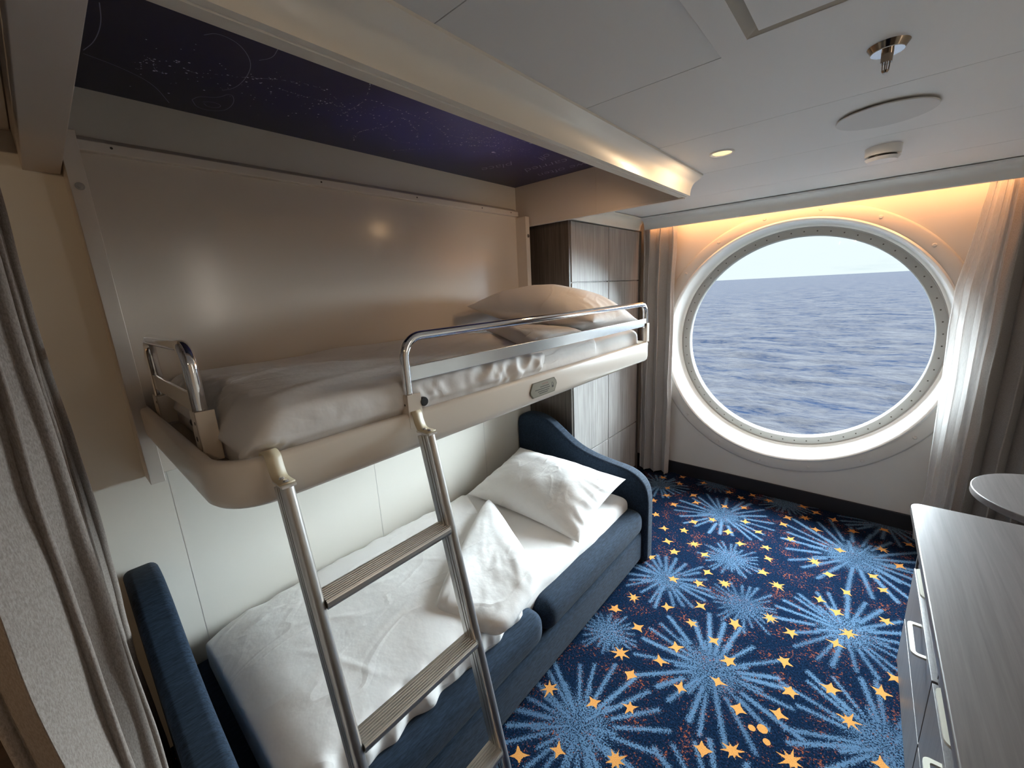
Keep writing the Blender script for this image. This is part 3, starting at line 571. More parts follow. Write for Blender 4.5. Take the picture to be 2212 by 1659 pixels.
def sky_text(body, a, b):
    A = Vector((a[0], a[1])); B = Vector((b[0], b[1])); d = (B - A); L = d.length; ex = Vector((d.x, d.y, 0)).normalized()
    # seen from below: text normal points down, letters run a -> b
    ey = Vector((0, 0, -1)).cross(ex); M = Matrix(((ex.x, ey.x, 0, a[0]), (ex.y, ey.y, 0, a[1]), (0, 0, -1, SKYZ - 0.0008), (0, 0, 0, 1)))
    text_mesh('handwriting', body, L / max(len(body), 2) * 1.9, LINE, t, M, shear=0.35, offset=-0.0014)
sky_text('place', (-1.46, 1.735), (-1.68, 1.66)); sky_text('off', (-1.26, 1.757), (-1.38, 1.79)); sky_text('carried', (-1.24, 1.90), (-1.58, 1.866)); sky_text('we often', (-1.21, 2.03), (-1.569, 2.002))

# ================================================================== BUNK
bk = empty('bunk_bed', (WX + .03, 1.13, 1.25)); tag(bk, 'cream fold-down upper bunk fixed to the wall above the sofa bed, with chrome guard rails', 'bunk bed')
m = MB().box(WX + 0.001, WX + 0.035, 0.165, 2.115, 1.055, 2.065); m.build('back_panel', PANEL, bk, bevel=0.002)
for y0 in (0.128, 2.100):
    m = MB().box(WX + 0.001, WX + 0.115, y0, y0 + 0.038, 1.05, 2.085 if y0 < 1 else 2.045); o = m.build('post', FRAME, bk, bevel=0.002)
    m = MB().cyl((WX + 0.115, y0 + 0.019, 1.94 if y0 < 1 else 1.93), 0.010, 0.003, 'x', 16).cyl((WX + 0.118, y0 + 0.019, 1.94 if y0 < 1 else 1.93), 0.005, 0.002, 'x', 12); m.build('post_screw', STEEL, o, smooth=True)
m = MB().prism([(WX, 2.050), (WX + 0.058, 2.050), (WX + 0.060, 2.054), (WX + 0.060, 2.078), (WX + 0.02, 2.098), (WX, 2.098)], 0.166, 2.10, 'xz'); tr = m.build('top_rail', FRAME, bk, bevel=0.002)
for y_ in (0.24, 0.86, 1.33, 1.78, 2.03): MB().cyl((WX + 0.06, y_, 2.067), 0.0035, 0.0012, 'x', 8).build('rail_screw', INK, tr)
# tray
TX0, TX1, TY0, TY1, TZ0, TZ1 = -1.755, -0.872, 0.148, 2.112, 1.198, 1.302
def tray_outline(d, rl=0.11, rr=0.05):
    x0, x1, y0, y1 = TX0, TX1 - d, TY0 + d, TY1 - d; rl = max(rl - d, .005); rr = max(rr - d, .005)
    return [(x0, y0)] + arc((x1 - rl, y0 + rl), rl, -90, 0, 12) + arc((x1 - rr, y1 - rr), rr, 0, 90, 8) + [(x0, y1)]
loops = [(0.030, TZ0), (0.012, TZ0 + 0.003), (0.003, TZ0 + 0.012), (0.0, TZ0 + 0.026), (0.0, TZ1 - 0.010), (0.003, TZ1 - 0.003), (0.009, TZ1), (0.020, TZ1), (0.024, TZ1 - 0.004), (0.026, TZ0 + 0.02)]
V = []; F = []; nn = len(tray_outline(0))
for d, z in loops: V += [(p[0], p[1], z) for p in tray_outline(d)]
for L_ in range(len(loops) - 1):
    for i in range(nn - 1): F.append((L_ * nn + i, L_ * nn + i + 1, (L_ + 1) * nn + i + 1, (L_ + 1) * nn + i))
F.append(tuple(range(nn))[::-1]); F.append(tuple(range((len(loops) - 1) * nn, len(loops) * nn)))
tray = mesh_obj('tray', V, F, TRAY, bk, smooth=True); bm = bmesh.new(); bm.from_mesh(tray.data); bmesh.ops.recalc_face_normals(bm, faces=bm.faces); bm.to_mesh(tray.data); bm.free(); tray.data.set_sharp_from_angle(angle=math.radians(55))
MB().box(WX + .036, WX + 0.10, TY0 - 0.012, TY0 + 0.002, 1.27, 1.335).build('hinge_bracket', STEEL, bk, bevel=0.002)
MB().box(WX + .036, WX + 0.10, TY1 + 0.001, TY1 + 0.012, 1.27, 1.335).build('hinge_bracket', STEEL, bk, bevel=0.002)
# guard rails
def rail(name, p0, p1, zb0, zb1, ztop, r, rc, parent):
    a = Vector(p0); b = Vector(p1); d = (b - a).normalized(); pts = [Vector((a.x, a.y, zb0))]
    for i in range(9):
        t_ = math.radians(90 * i / 8); pts.append(Vector((a.x, a.y, 0)) + d * rc * (1 - math.cos(t_)) + Vector((0, 0, ztop - rc + rc * math.sin(t_))))
    for i in range(9):
        t_ = math.radians(90 * i / 8); pts.append(Vector((b.x, b.y, 0)) - d * rc * (1 - math.sin(t_)) + Vector((0, 0, ztop - rc + rc * math.cos(t_))))
    pts.append(Vector((b.x, b.y, zb1))); return MB().tube(pts, r, 16).build(name, CHROME, parent, smooth=True)
gr = rail('guard_rail', (-0.888, 0.590, 0), (-0.888, 2.072, 0), 1.335, 1.375, 1.498, 0.0125, 0.055, bk)
m = MB().box(-0.8885, -0.8795, 0.598, 2.066, 1.384, 1.424); m.build('guard_strip', STEEL, gr, bevel=0.002)
m = MB().box(-0.902, -0.872, 0.575, 0.579, 1.255, 1.352).box(-0.876, -0.8715, 0.575, 0.618, 1.262, 1.352); pl = m.build('rail_bracket', TRAY, gr, bevel=0.0015)
MB().cyl((-0.882, 0.627, 1.325), 0.0125, 0.012, 'x', 20).build('release_knob', KNOB, pl, smooth=True, bevel=0.002)
for b_, r_ in ((1.325, .003), (1.285, .004)): MB().cyl((-0.885, 0.5746, b_), r_, 0.001, 'y', 10).build('bracket_screw', INK, pl)
m = MB().box(-0.902, -0.8715, 2.083, 2.087, 1.30, 1.40).box(-0.876, -0.8715, 2.055, 2.087, 1.303, 1.40); m.build('rail_bracket', TRAY, gr, bevel=0.0015)
fr = rail('foot_rail', (-1.565, 0.192, 0), (-1.095, 0.192, 0), 1.345, 1.375, 1.518, 0.0145, 0.05, bk)
MB().box(-1.56, -1.10, 0.182, 0.190, 1.372, 1.415).build('foot_strip', STEEL, fr, bevel=0.002)
m = MB().box(-1.118, -1.074, 0.176, 0.1795, 1.262, 1.378).box(-1.078, -1.074, 0.176, 0.214, 1.262, 1.378); pl = m.build('rail_bracket', TRAY, fr, bevel=0.0015)
for a_, b_, r_ in ((-1.083, 1.353, .004), (-1.095, 1.315, .006), (-1.090, 1.275, .006)): MB().cyl((a_, 0.1755, b_), r_, 0.001, 'y', 12).build('bracket_screw', INK, pl)
MB().cyl((-1.119, 0.185, 1.35), 0.012, 0.006, 'x', 16).build('release_knob', KNOB, pl, smooth=True)
m = MB().box(-1.600, -1.535, 0.176, 0.1795, 1.27, 1.352).box(-1.539, -1.535, 0.176, 0.214, 1.27, 1.352); pl = m.build('rail_bracket', TRAY, fr, bevel=0.0015)
MB().cyl((-1.548, 0.1755, 1.335), 0.004, 0.001, 'y', 10).build('bracket_screw', INK, pl)
# plaque on the tray front
py, pz = 1.152, 1.252
poly = [(py - 0.082, pz - 0.004), (py - 0.066, pz + 0.026), (py + 0.066, pz + 0.026), (py + 0.078, pz + 0.012), (py + 0.082, pz), (py + 0.066, pz - 0.028), (py - 0.066, pz - 0.028), (py - 0.080, pz - 0.014)]
pl = MB().prism(poly, TX1, TX1 + 0.0022, 'yz').build('plaque', PLAQE, bk)
poly2 = [(py + (a - py) * .95, pz + (b - pz) * .90) for a, b in poly]; MB().prism(poly2, TX1 + 0.002, TX1 + 0.003, 'yz').build('plaque_face', PLAQ, pl)
def ptext(body, size, yc, zb, mat, nm):
    M = Matrix(((0, 0, 1, TX1 + 0.0033), (1, 0, 0, yc - len(body) * size * 0.29), (0, 1, 0, zb), (0, 0, 0, 1))); o = text_mesh(nm, body, size, mat, None, M); o.parent = pl; o.matrix_parent_inverse = pl.matrix_parent_inverse.copy(); o.matrix_parent_inverse = Matrix.Translation(bk.location).inverted() @ Matrix.Translation(bk.location) @ Matrix.Translation(-Vector(bk.location)) ; return o
def child_of_child(o, child):   # world placed sub-part under a part whose own location is zero
    o.parent = child; o.matrix_parent_inverse = Matrix.Identity(4)
def fix_sub(o):
    # parts carry matrix_parent_inverse = -(thing location); sub-parts sit in the part's own frame
    o.matrix_parent_inverse = Matrix.Identity(4)
o = ptext('CAUTION', 0.0085, py + 0.004, pz + 0.0115, RED, 'caution_text'); fix_sub(o)
m = MB()
for z_, a, b in ((pz + 0.004, -0.022, 0.030), (pz - 0.004, -0.052, 0.036), (pz - 0.012, -0.036, 0.030), (pz - 0.019, -0.030, 0.022)):
    y_ = py + a
    while y_ < py + b: w_ = rng.uniform(.003, .008); m.box(TX1 + 0.003, TX1 + 0.0034, y_, min(y_ + w_, py + b), z_, z_ + 0.0028); y_ += w_ + .0016
m.box(TX1 + 0.003, TX1 + 0.0034, py + 0.048, py + 0.056, pz - 0.010, pz - 0.002); m.box(TX1 + 0.003, TX1 + 0.0034, py + 0.048, py + 0.050, pz - 0.002, pz + 0.010); m.box(TX1 + 0.003, TX1 + 0.0034, py + 0.050, py + 0.056, pz + 0.008, pz + 0.010); m.box(TX1 + 0.003, TX1 + 0.0034, py + 0.0575, py + 0.0595, pz - 0.010, pz + 0.006)
m.build('plaque_print', INK, pl)
# all sub-parts: identity parent inverse when the parent is itself a child
def fix_all():
    for o in bpy.data.objects:
        if o.parent and o.parent.parent: o.matrix_parent_inverse = Matrix.Identity(4)

# ---- bedding helpers
def wrinkle(P, Nn, amp=0.006, sx=5, sy=5, sz=5, seed=0, o=3):
    d = fbm(P[:, 0] * sx, P[:, 1] * sy, P[:, 2] * sz, seed, o); return P + Nn * (amp * d)[:, None]
def nfix(P, Nn, c):
    Q = Nn.copy(); z = np.linalg.norm(Nn, axis=1) < .5
    Q[z] = np.sign((P[z] - c)) * 0; return Q
def face_n(P, b):
    """outward normal for points of a rounded box"""
    x0, x1, y0, y1, z0, z1 = b; Q = np.zeros_like(P)
    d = np.stack([np.abs(P[:, 0] - x0), np.abs(P[:, 0] - x1), np.abs(P[:, 1] - y0), np.abs(P[:, 1] - y1), np.abs(P[:, 2] - z0), np.abs(P[:, 2] - z1)], 1)
    k = d.argmin(1); nv = np.array([[-1, 0, 0], [1, 0, 0], [0, -1, 0], [0, 1, 0], [0, 0, -1], [0, 0, 1]], float); return nv[k]
def soft(name, b, r, mat, parent=None, res=0.03, amp=0.006, s=(5, 5, 5), seed=0, extra=None):
    def fn(P, Nn):
        L = np.linalg.norm(Nn, axis=1, keepdims=True); Q = np.where(L > .5, Nn, face_n(P, b))
        P = wrinkle(P, Q, amp, *s, seed=seed)
        return extra(P, Q) if extra else P
    return rbox(name, b, r, mat, parent, res, fn)
def pillow(name, T, W_, D_, H_, M, label, seed=0, mat=LINEN, sag=0.0, res=44, group=None):
    """W_ x D_ cushion with pinched corners; M places its centre (underside at -H*.35)"""
    n = res; u = np.sin(np.linspace(-1, 1, n) * math.pi / 2); U, V_ = np.meshgrid(u, u, indexing='ij')
    ed = np.clip((1 - np.abs(U) ** 2.2), 0, 1) ** .55 * np.clip((1 - np.abs(V_) ** 2.2), 0, 1) ** .55
    x = U * W_ / 2 * (1 - 0.075 * (1 - V_ ** 2) * np.abs(U) ** 3); y = V_ * D_ / 2 * (1 - 0.10 * (1 - U ** 2) * np.abs(V_) ** 3)
    wr = fbm(U * 2.2, V_ * 1.8, seed=seed, o=2) * 0.007 * (0.4 + ed) 
    # gathers radiating from the seam ends
    gat = 0.009 * np.sin(V_ * 22 + 3 * vnoise(U * 3, V_ * 4, seed=seed + 4)) * np.clip(np.abs(U) - .62, 0, 1) * 2.2 * (ed > 0) * ed ** .5
    gat2 = 0.006 * np.sin(U * 26 + 3 * vnoise(U * 4, V_ * 3, seed=seed + 8)) * np.clip(np.abs(V_) - .65, 0, 1) * 2.2 * ed ** .5
    zt = H_ * 0.64 * ed + (wr + gat + gat2) * np.minimum(ed * 3, 1); zb = -H_ * 0.36 * ed
    Mx = np.array(M); 
    def tr(x, y, z): 
        P = np.stack([x, y, z, np.ones_like(x)], -1); return (P @ Mx.T)[..., :3]
    Pt = tr(x, y, zt); Pb = tr(x, y, zb); I = np.arange(n * n).reshape(n, n)
    Vv = np.concatenate([Pt.reshape(-1, 3), Pb.reshape(-1, 3)]); Fq = np.stack([I[:-1, :-1], I[1:, :-1], I[1:, 1:], I[:-1, 1:]], -1).reshape(-1, 4)
    F2 = (Fq[:, ::-1] + n * n)
    me = bpy.data.meshes.new(name); me.from_pydata(Vv.tolist(), [], Fq.tolist() + F2.tolist()); me.materials.append(mat)
    bm = bmesh.new(); bm.from_mesh(me); bmesh.ops.remove_doubles(bm, verts=bm.verts, dist=1e-5); bmesh.ops.recalc_face_normals(bm, faces=bm.faces); bm.to_mesh(me); bm.free()
    me.polygons.foreach_set('use_smooth', [True] * len(me.polygons)); o = bpy.data.objects.new(name, me); COL.objects.link(o)
    s_ = o.modifiers.new('s', 'SUBSURF'); s_.levels = 1; s_.render_levels = 1
    tag(o, label, 'pillow', group); return o
def place(c, rz=0, rx=0, ry=0):
    return Matrix.Translation(c) @ Matrix.Rotation(rz, 4, 'Z') @ Matrix.Rotation(ry, 4, 'Y') @ Matrix.Rotation(rx, 4, 'X')

# ---- upper bedding
b = (-1.745, -0.912, 0.222, 2.078, 1.220, 1.372)
o = soft('bunk_mattress', b, 0.045, LINEN2, res=0.035, amp=0.004, s=(4, 14, 6), seed=21); tag(o, 'thin sheeted mattress lying in the cream upper bunk tray', 'mattress')
def duvet_top():
    # cross-section draped across the bunk; parameters: s across (wall -> front), v along the bed
    ns, nv = 70, 120; Pg = np.zeros((ns, nv, 3))
    for j in range(nv):
        v = j / (nv - 1)
        for i in range(ns):
            s = i / (ns - 1)
            yend = 1.60 - 0.45 * s; y = 0.205 + (yend - 0.205) * v
            x = -1.752 + (0.852) * min(s / .86, 1); z = 1.392
            if s > .86: q = (s - .86) / .14; x = -0.900 + 0.012 * math.sin(q * math.pi) ; z = 1.392 - 0.10 * q
            # rounded front shoulder
            e = max(0, (x + 1.02) / 0.12) if s <= .86 else 1; z -= 0.018 * e * e if s <= .86 else 0.018
            # foot end falls down inside the tray
            fy = max(0, 1 - (y - 0.205) / 0.09); z -= 0.085 * fy ** 2.2; 
            if fy > 0 and z < 1.34: y -= 0.0
            Pg[i, j] = (x, y, z)
    X_, Y_ = Pg[..., 0], Pg[..., 1]
    puff = 0.016 * fbm(X_ * 3.2, Y_ * 2.4, seed=31, o=2) + 0.020 * np.exp(-((Y_ - 0.40) / 0.22) ** 2) * np.clip((X_ + 1.6) / .6, 0, 1)
    Pg[..., 2] += puff * np.clip((Y_ - 0.2) / .05, 0, 1)
    sfr = np.linspace(0, 1, ns)[:, None]; frontm = np.clip((sfr - .80) / .1, 0, 1)
    SS = sfr + Y_ * 0; rdg = (1 - 2.2 * np.abs(vnoise(Y_ * 15 + SS * 9, SS * 7 + 3, seed=2))) + .7 * (1 - 2.2 * np.abs(vnoise(Y_ * 26 - SS * 14, SS * 12, seed=5))); ruff = (rdg - .6) * 0.0085 * frontm * np.clip((Y_ - .5) / .3, 0.1, 1)
    Pg[..., 0] += ruff + 0.010 * frontm * np.clip(1 - Y_ / .65, 0, 1); Pg[..., 2] += ruff * .4
    dia = 0.006 * np.maximum(0, 1 - np.abs(((X_ + Y_ * .4) * 3) % 1 - .5) * 6); Pg[..., 2] += dia * (1 - frontm)
    lim = np.where(Pg[..., 1] < 0.30, -0.982 + np.sqrt(np.maximum(0.074 ** 2 - np.clip(0.262 - Pg[..., 1], 0, None) ** 2, 0)), -0.904)
    inside = Pg[..., 2] < 1.312; Pg[..., 0] = np.where(inside, np.minimum(Pg[..., 0], np.minimum(lim, -0.904)), np.minimum(Pg[..., 0], -0.884)); Pg[..., 2] = np.maximum(Pg[..., 2], 1.245)
    o = grid('duvet', Pg, LINEN, thick=0.012, sub=1, offset=-1); tag(o, 'white duvet spread over the upper bunk, ruffled along its front edge', 'duvet'); return o
du = duvet_top()
# folded-back end of the upper duvet
def fold_quad(name, A, B, C, D, th, mat, parent, seed, n=36, ruff=0.006):
    A, B, C, D = [np.array(p, float) for p in (A, B, C, D)]
    u = np.linspace(0, 1, n); U, V_ = np.meshgrid(u, u, indexing='ij'); base = (1 - U)[..., None] * (1 - V_)[..., None] * A + U[..., None] * (1 - V_)[..., None] * B + U[..., None] * V_[..., None] * C + (1 - U)[..., None] * V_[..., None] * D
    ctr = (A + B + C + D) / 4; ed = (np.clip(1 - np.abs(2 * U - 1) ** 6, 0, 1) * np.clip(1 - np.abs(2 * V_ - 1) ** 6, 0, 1)) ** .45
    base = ctr + (base - ctr) * (1 - 0.10 * ((np.abs(2 * U - 1) ** 4) * (np.abs(2 * V_ - 1) ** 4)))[..., None]
    nz = th * ed + ruff * (fbm(U * 4, V_ * 4, seed=seed) + .8 * np.sin((U * 1.0 + V_ * .5) * 26 + 4 * vnoise(U * 3, V_ * 3, seed=seed + 3)) * np.clip(np.abs(2 * V_ - 1) - .3, 0, 1)) * ed
    top = base.copy(); top[..., 2] += nz; bot = base.copy(); bot[..., 2] -= 0.012 * ed
    I = np.arange(n * n).reshape(n, n); Fq = np.stack([I[:-1, :-1], I[1:, :-1], I[1:, 1:], I[:-1, 1:]], -1).reshape(-1, 4)
    me = bpy.data.meshes.new(name); me.from_pydata(np.concatenate([top.reshape(-1, 3), bot.reshape(-1, 3)]).tolist(), [], Fq.tolist() + (Fq[:, ::-1] + n * n).tolist()); me.materials.append(mat)
    bm = bmesh.new(); bm.from_mesh(me); bmesh.ops.remove_doubles(bm, verts=bm.verts, dist=1e-5); bmesh.ops.recalc_face_normals(bm, faces=bm.faces); bm.to_mesh(me); bm.free()
    me.polygons.foreach_set('use_smooth', [True] * len(me.polygons)); o = bpy.data.objects.new(name, me); COL.objects.link(o); s_ = o.modifiers.new('s', 'SUBSURF'); s_.levels = 1; s_.render_levels = 1
    if parent: o.parent = parent
    return o
fold_quad('folded_end', (-1.72, 1.70, 1.385), (-0.925, 1.62, 1.375), (-0.905, 1.13, 1.385), (-1.55, 1.60, 1.395), 0.055, LINEN, du, 4)
fold_quad('folded_edge', (-0.925, 1.14, 1.375), (-0.925, 1.62, 1.375), (-0.905, 1.60, 1.300), (-0.905, 1.15, 1.300), 0.012, LINEN, du, 14, ruff=0.008)
PG = 'white pillows'
pillow('pillow', None, 0.77, 0.52, 0.23, place((-1.305, 1.82, 1.470), 0.04, math.radians(-4), math.radians(6)), 'plump white pillow on the upper bunk behind the chrome rail', seed=3)

# ================================================================== SOFA BED
sb = empty('sofa_bed', (-1.33, 1.08, 0)); tag(sb, 'navy upholstered sofa bed with curved end arms below the bunk', 'sofa bed')
MB().box(WX + .005, -0.90, 0.10, 2.05, 0.05, 0.27).build('base', DENIM, sb)
soft('front_panel', (-0.91, -0.862, 0.10, 2.048, 0.018, 0.205), 0.022, DENIM, sb, res=0.03, amp=0.0012, s=(6, 3, 6), seed=1)
soft('front_bolster', (-1.00, -0.850, 0.105, 1.098, 0.200, 0.345), 0.055, DENIM, sb, res=0.025, amp=0.003, s=(6, 3, 6), seed=2)
soft('front_bolster', (-1.00, -0.850, 1.102, 2.046, 0.200, 0.345), 0.055, DENIM, sb, res=0.025, amp=0.003, s=(6, 3, 6), seed=7)
ap = [(WX + .004, 0.0), (WX + .004, 0.70), (-1.785, 0.745), (-1.74, 0.775), (-1.68, 0.785), (-1.60, 0.780), (-1.52, 0.752), (-1.45, 0.705), (-1.38, 0.655), (-1.30, 0.612), (-1.20, 0.583), (-1.08, 0.566), (-0.98, 0.556), (-0.92, 0.535), (-0.875, 0.500), (-0.850, 0.45), (-0.842, 0.38), (-0.840, 0.0)]
def apath(pts):
    return pts[:2] + smooth_path(pts[1:-1], 2)[1:] + pts[-1:]
for y0, y1 in ((0.008, 0.096), (2.052, 2.138)):
    o = MB().prism(apath(ap), y0, y1, 'xz').build('arm', DENIM, sb, bevel=0.022, seg=5)
# ---- lower bedding
b = (-1.765, -0.932, 0.195, 2.035, 0.272, 0.405)
def mt(P, Q):
    return P
o = soft('mattress', b, 0.05, LINEN2, res=0.03, amp=0.006, s=(4, 9, 7), seed=41); tag(o, 'white sheeted mattress on the navy sofa bed', 'mattress')
def duvet_low():
    ns, nv = 84, 110; Pg = np.zeros((ns, nv, 3)); ctrl = [(-1.775, 0.34), (-1.765, 0.405), (-1.70, 0.438), (-1.45, 0.455), (-1.20, 0.462), (-1.02, 0.468), (-0.935, 0.452), (-0.905, 0.400), (-0.905, 0.345), (-0.925, 0.318)]
    sp = smooth_path(ctrl, 3); d = [0]
    for a, b_ in zip(sp[:-1], sp[1:]): d.append(d[-1] + math.dist(a, b_))
    d = np.array(d) / d[-1]; sx = np.interp(np.linspace(0, 1, ns), d, [p[0] for p in sp]); sz = np.interp(np.linspace(0, 1, ns), d, [p[1] for p in sp])
    for j in range(nv):
        v = j / (nv - 1)
        for i in range(ns):
            yend = 1.46 - 0.44 * min(max((sx[i] + 1.7) / .8, 0), 1); q = v * 1.09 - 0.09
            if q < 0: y = 0.165 + 0.035 * (-q / .09); y = 0.16; z = sz[i] - (-q / .09) * 0.20 - 0.03; x = sx[i]
            else:
                y = 0.16 + (yend - 0.16) * q; f = max(0, 1 - q / .16); z = sz[i] - 0.03 * f ** 2.5; x = sx[i]
            x = -1.33 + (x + 1.33) * (1 - 0.05 * max(0, 1 - max(q, 0) / .10) ** 2)
            Pg[i, j] = (x, y, z)
    X_, Y_ = Pg[..., 0], Pg[..., 1]; top = np.clip((Pg[..., 2] - 0.36) / .05, 0, 1)
    Pg[..., 2] += 0.010 * fbm(X_ * 2.6, Y_ * 2.2, seed=51, o=2) * top
    # long creases
    for (cx, cy_, ang, L, a) in ((-1.45, .62, 1.2, .28, .008), (-1.35, .50, 1.05, .22, .006), (-1.2, .75, 1.9, .25, .006), (-1.15, .42, .6, .16, .005), (-1.3, .95, .8, .2, .006), (-1.5, .85, 1.4, .2, .005)):
        u = (X_ - cx) * math.cos(ang) + (Y_ - cy_) * math.sin(ang); w = -(X_ - cx) * math.sin(ang) + (Y_ - cy_) * math.cos(ang) + .03 * np.sin(u * 9)
        Pg[..., 2] += .5 * a * np.exp(-(w / .007) ** 2) * np.exp(-(u / L) ** 2) * top
    fr = np.clip((X_ + 0.96) / .04, 0, 1); rf = 0.010 * fr * (fbm(Y_ * 14, Pg[..., 2] * 6, seed=61) + .5 * np.sin(Y_ * 60)); Pg[..., 0] += rf; Pg[..., 2] += rf * .4
    wl = np.clip((-1.70 - X_) / .05, 0, 1); Pg[..., 2] += 0.010 * wl * fbm(Y_ * 16, X_ * 5, seed=66)
    o = grid('duvet', Pg, LINEN, thick=0.02, sub=1, offset=-1); tag(o, 'white duvet on the lower sofa bed with its corner folded back', 'duvet'); return o
dl = duvet_low()
fold_quad('folded_corner', (-1.56, 1.50, 0.455), (-0.860, 1.10, 0.468), (-0.845, 0.82, 0.418), (-1.10, 0.72, 0.480), 0.050, LINEN, dl, 8, n=44, ruff=0.004)
pillow('pillow', None, 0.76, 0.52, 0.17, place((-1.315, 1.715, 0.488), 0.02, math.radians(14), math.radians(2)), 'plump white pillow on the lower sofa bed against the curved navy arm', seed=9)

# ================================================================== LADDER
ld = empty('ladder', (-0.58, 0.42, 0)); tag(ld, 'aluminium bunk ladder hooked over the front of the upper bunk', 'ladder')
TH = math.radians(12.0); O0 = np.array([-0.832, 0, 1.250]); DIR = np.array([math.sin(TH), 0, -math.cos(TH)]); PER = np.array([math.cos(TH), 0, math.sin(TH)])
LEN = 1.250 / math.cos(TH) + .0
def sect(cy, s0, s1, mb):   # rounded box section of a stile: narrow in y, deep in PER
    hw, hd = 0.0125, 0.024; pr = [(-hw, -hd), (hw, -hd), (hw, hd * .45)] + [(hw * math.cos(a), hd * .45 + hd * .55 * math.sin(a)) for a in [math.radians(x) for x in (20, 45, 70, 90, 110, 135, 160)]] + [(-hw, hd * .45), (-hw, hd * .30), (-hw + .002, hd * .30), (-hw + .002, hd * .14), (-hw, hd * .14), (-hw, -hd * .14), (-hw + .002, -hd * .14), (-hw + .002, -hd * .30), (-hw, -hd * .30)]
    n = len(pr); v = []
    for s in (s0, s1):
        c = O0 + DIR * s
        for a, b_ in pr: p = c + PER * b_; v.append((p[0], cy + a, max(p[2], 0.002)))
    mb.add(v, [(i, (i + 1) % n, n + (i + 1) % n, n + i) for i in range(n)] + [tuple(range(n))[::-1], tuple(range(n, 2 * n))])
for cy_ in (0.250, 0.596):
    mb = MB(); sect(cy_, 0, LEN, mb); st = mb.build('stile', ALU, ld, smooth=True)
    # hook strap over the tray lip
    path = [(-0.902, 1.290), (-0.901, 1.301), (-0.896, 1.3075), (-0.885, 1.3085), (-0.875, 1.307), (-0.867, 1.300), (-0.864, 1.288), (-0.860, 1.276), (-0.853, 1.264), (-0.846, 1.259), (-0.812, 1.2595)]
    path = smooth_path(path, 2); P3 = np.zeros((len(path), 2, 3))
    for i, (x, z) in enumerate(path): P3[i, 0] = (x, cy_ - 0.015, z); P3[i, 1] = (x, cy_ + 0.014, z)
    hk = grid('hook', P3, HOOK, ld, thick=0.003, sub=0, offset=1)
    c = O0 + DIR * 0; cap = MB().box(-0.858, -0.806, cy_ - 0.0135, cy_ + 0.0135, 1.2535, 1.2585); cap.build('end_cap', PLAST, st, bevel=0.001)
    for dx in (-0.842, -0.822): MB().cyl((dx, cy_, 1.262), 0.0065, 0.004, 'z', 12, 0.004).build('cap_screw', CHROME, st, smooth=True)
for s in (0.250, 0.570, 0.892, 1.205):
    c = O0 + DIR * s; mb = MB(); hd = 0.026; prf = [(-hd, -0.006), (-hd, 0.009)]
    for k in range(7): x0 = -hd + .004 + k * 0.0066; prf += [(x0, 0.009), (x0 + .001, 0.0105), (x0 + .0042, 0.0105), (x0 + .0052, 0.009)]
    prf += [(hd - .002, 0.009), (hd, 0.006), (hd + .001, -0.002), (hd - .003, -0.010), (-hd + .004, -0.010)]
    mb.prism([(c[0] + p[0], c[2] + p[1]) for p in prf], 0.262, 0.584, 'xz'); mb.build('rung', ALU, ld)

# ================================================================== WARDROBE
wd = empty('wardrobe', (-1.62, 2.73, 0)); tag(wd, 'tall built-in wardrobe with grey-brown wood doors and dark side between bunk and window', 'wardrobe')
MB().box(WX + .002, -1.478, 2.212, 3.225, 0.0, 2.003).build('body', WSIDE, wd)
MB().box(-1.478, -1.445, 2.212, 2.232, 0.0, 2.003).build('corner_post', WSIDE, wd, bevel=0.001)
for y0, y1 in ((2.234, 2.711), (2.719, 3.213)):
    m = MB()
    for z0, z1 in ((0.03, 0.436), (0.443, 1.626), (1.633, 1.995)): m.box(-1.460, -1.440, y0, y1, z0, z1)
    m.box(-1.474, -1.452, y0 + .002, y1 - .002, 0.03, 1.995)
    o = m.build('door', WDOOR, wd, bevel=0.0015)
MB().box(-1.47, -1.448, 2.213, 3.22, 0.0, 0.03).build('plinth', BLACK, wd)
MB().box(-1.478, -1.430, 3.216, 3.228, 0.0, 2.000).build('edge_strip', WSIDE, wd)

# ================================================================== CURTAINS
def curtain(name, path, z0, z1, mat, label, flare=0.0, nz=60, seed=0, amp=0.004, thick=0.002, group=None, topfn=None, cat='curtain'):
    path = np.array(path); nu = len(path); P = np.zeros((nu, nz, 3)); zs = np.linspace(z1, z0, nz)
    for k, z in enumerate(zs):
        t_ = (z1 - z) / (z1 - z0); c = path.mean(0); q = c + (path - c) * (1 + flare * t_)
        if topfn is not None: q = topfn(q, z, t_)
        P[:, k, 0] = q[:, 0]; P[:, k, 1] = q[:, 1]; P[:, k, 2] = z
    d = amp * fbm(np.linspace(0, nu / 14, nu)[:, None] + zs[None, :] * 0, zs[None, :] * 3.2 + np.zeros((nu, 1)), seed=seed, o=3)
    P[..., 1] += d; P[..., 0] += d * .7
    o = grid(name, P, mat, thick=thick, sub=1); tag(o, label, cat, group); return o
def folds(x0, x1, y0, y1, n, amp, seed=0, per=14, sharp=1.0):
    r = random.Random(seed); pts = []; N_ = n * per; d = np.array([x1 - x0, y1 - y0]); L = np.linalg.norm(d); d = d / L; nrm = np.array([-d[1], d[0]])
    ph = np.cumsum([r.uniform(.7, 1.3) for _ in range(N_ + 1)]); ph = ph / ph[-1] * n * 2 * math.pi; am = [amp * r.uniform(.7, 1.2) for _ in range(n + 2)]
    for i in range(N_ + 1):
        t_ = i / N_; a = am[int(ph[i] / (2 * math.pi)) % len(am)]; s = math.sin(ph[i]); s = math.copysign(abs(s) ** sharp, s)
        c = np.array([x0, y0]) + d * L * (t_ + 0.16 / n * math.sin(2 * ph[i])) + nrm * a * s; pts.append(c)
    return pts
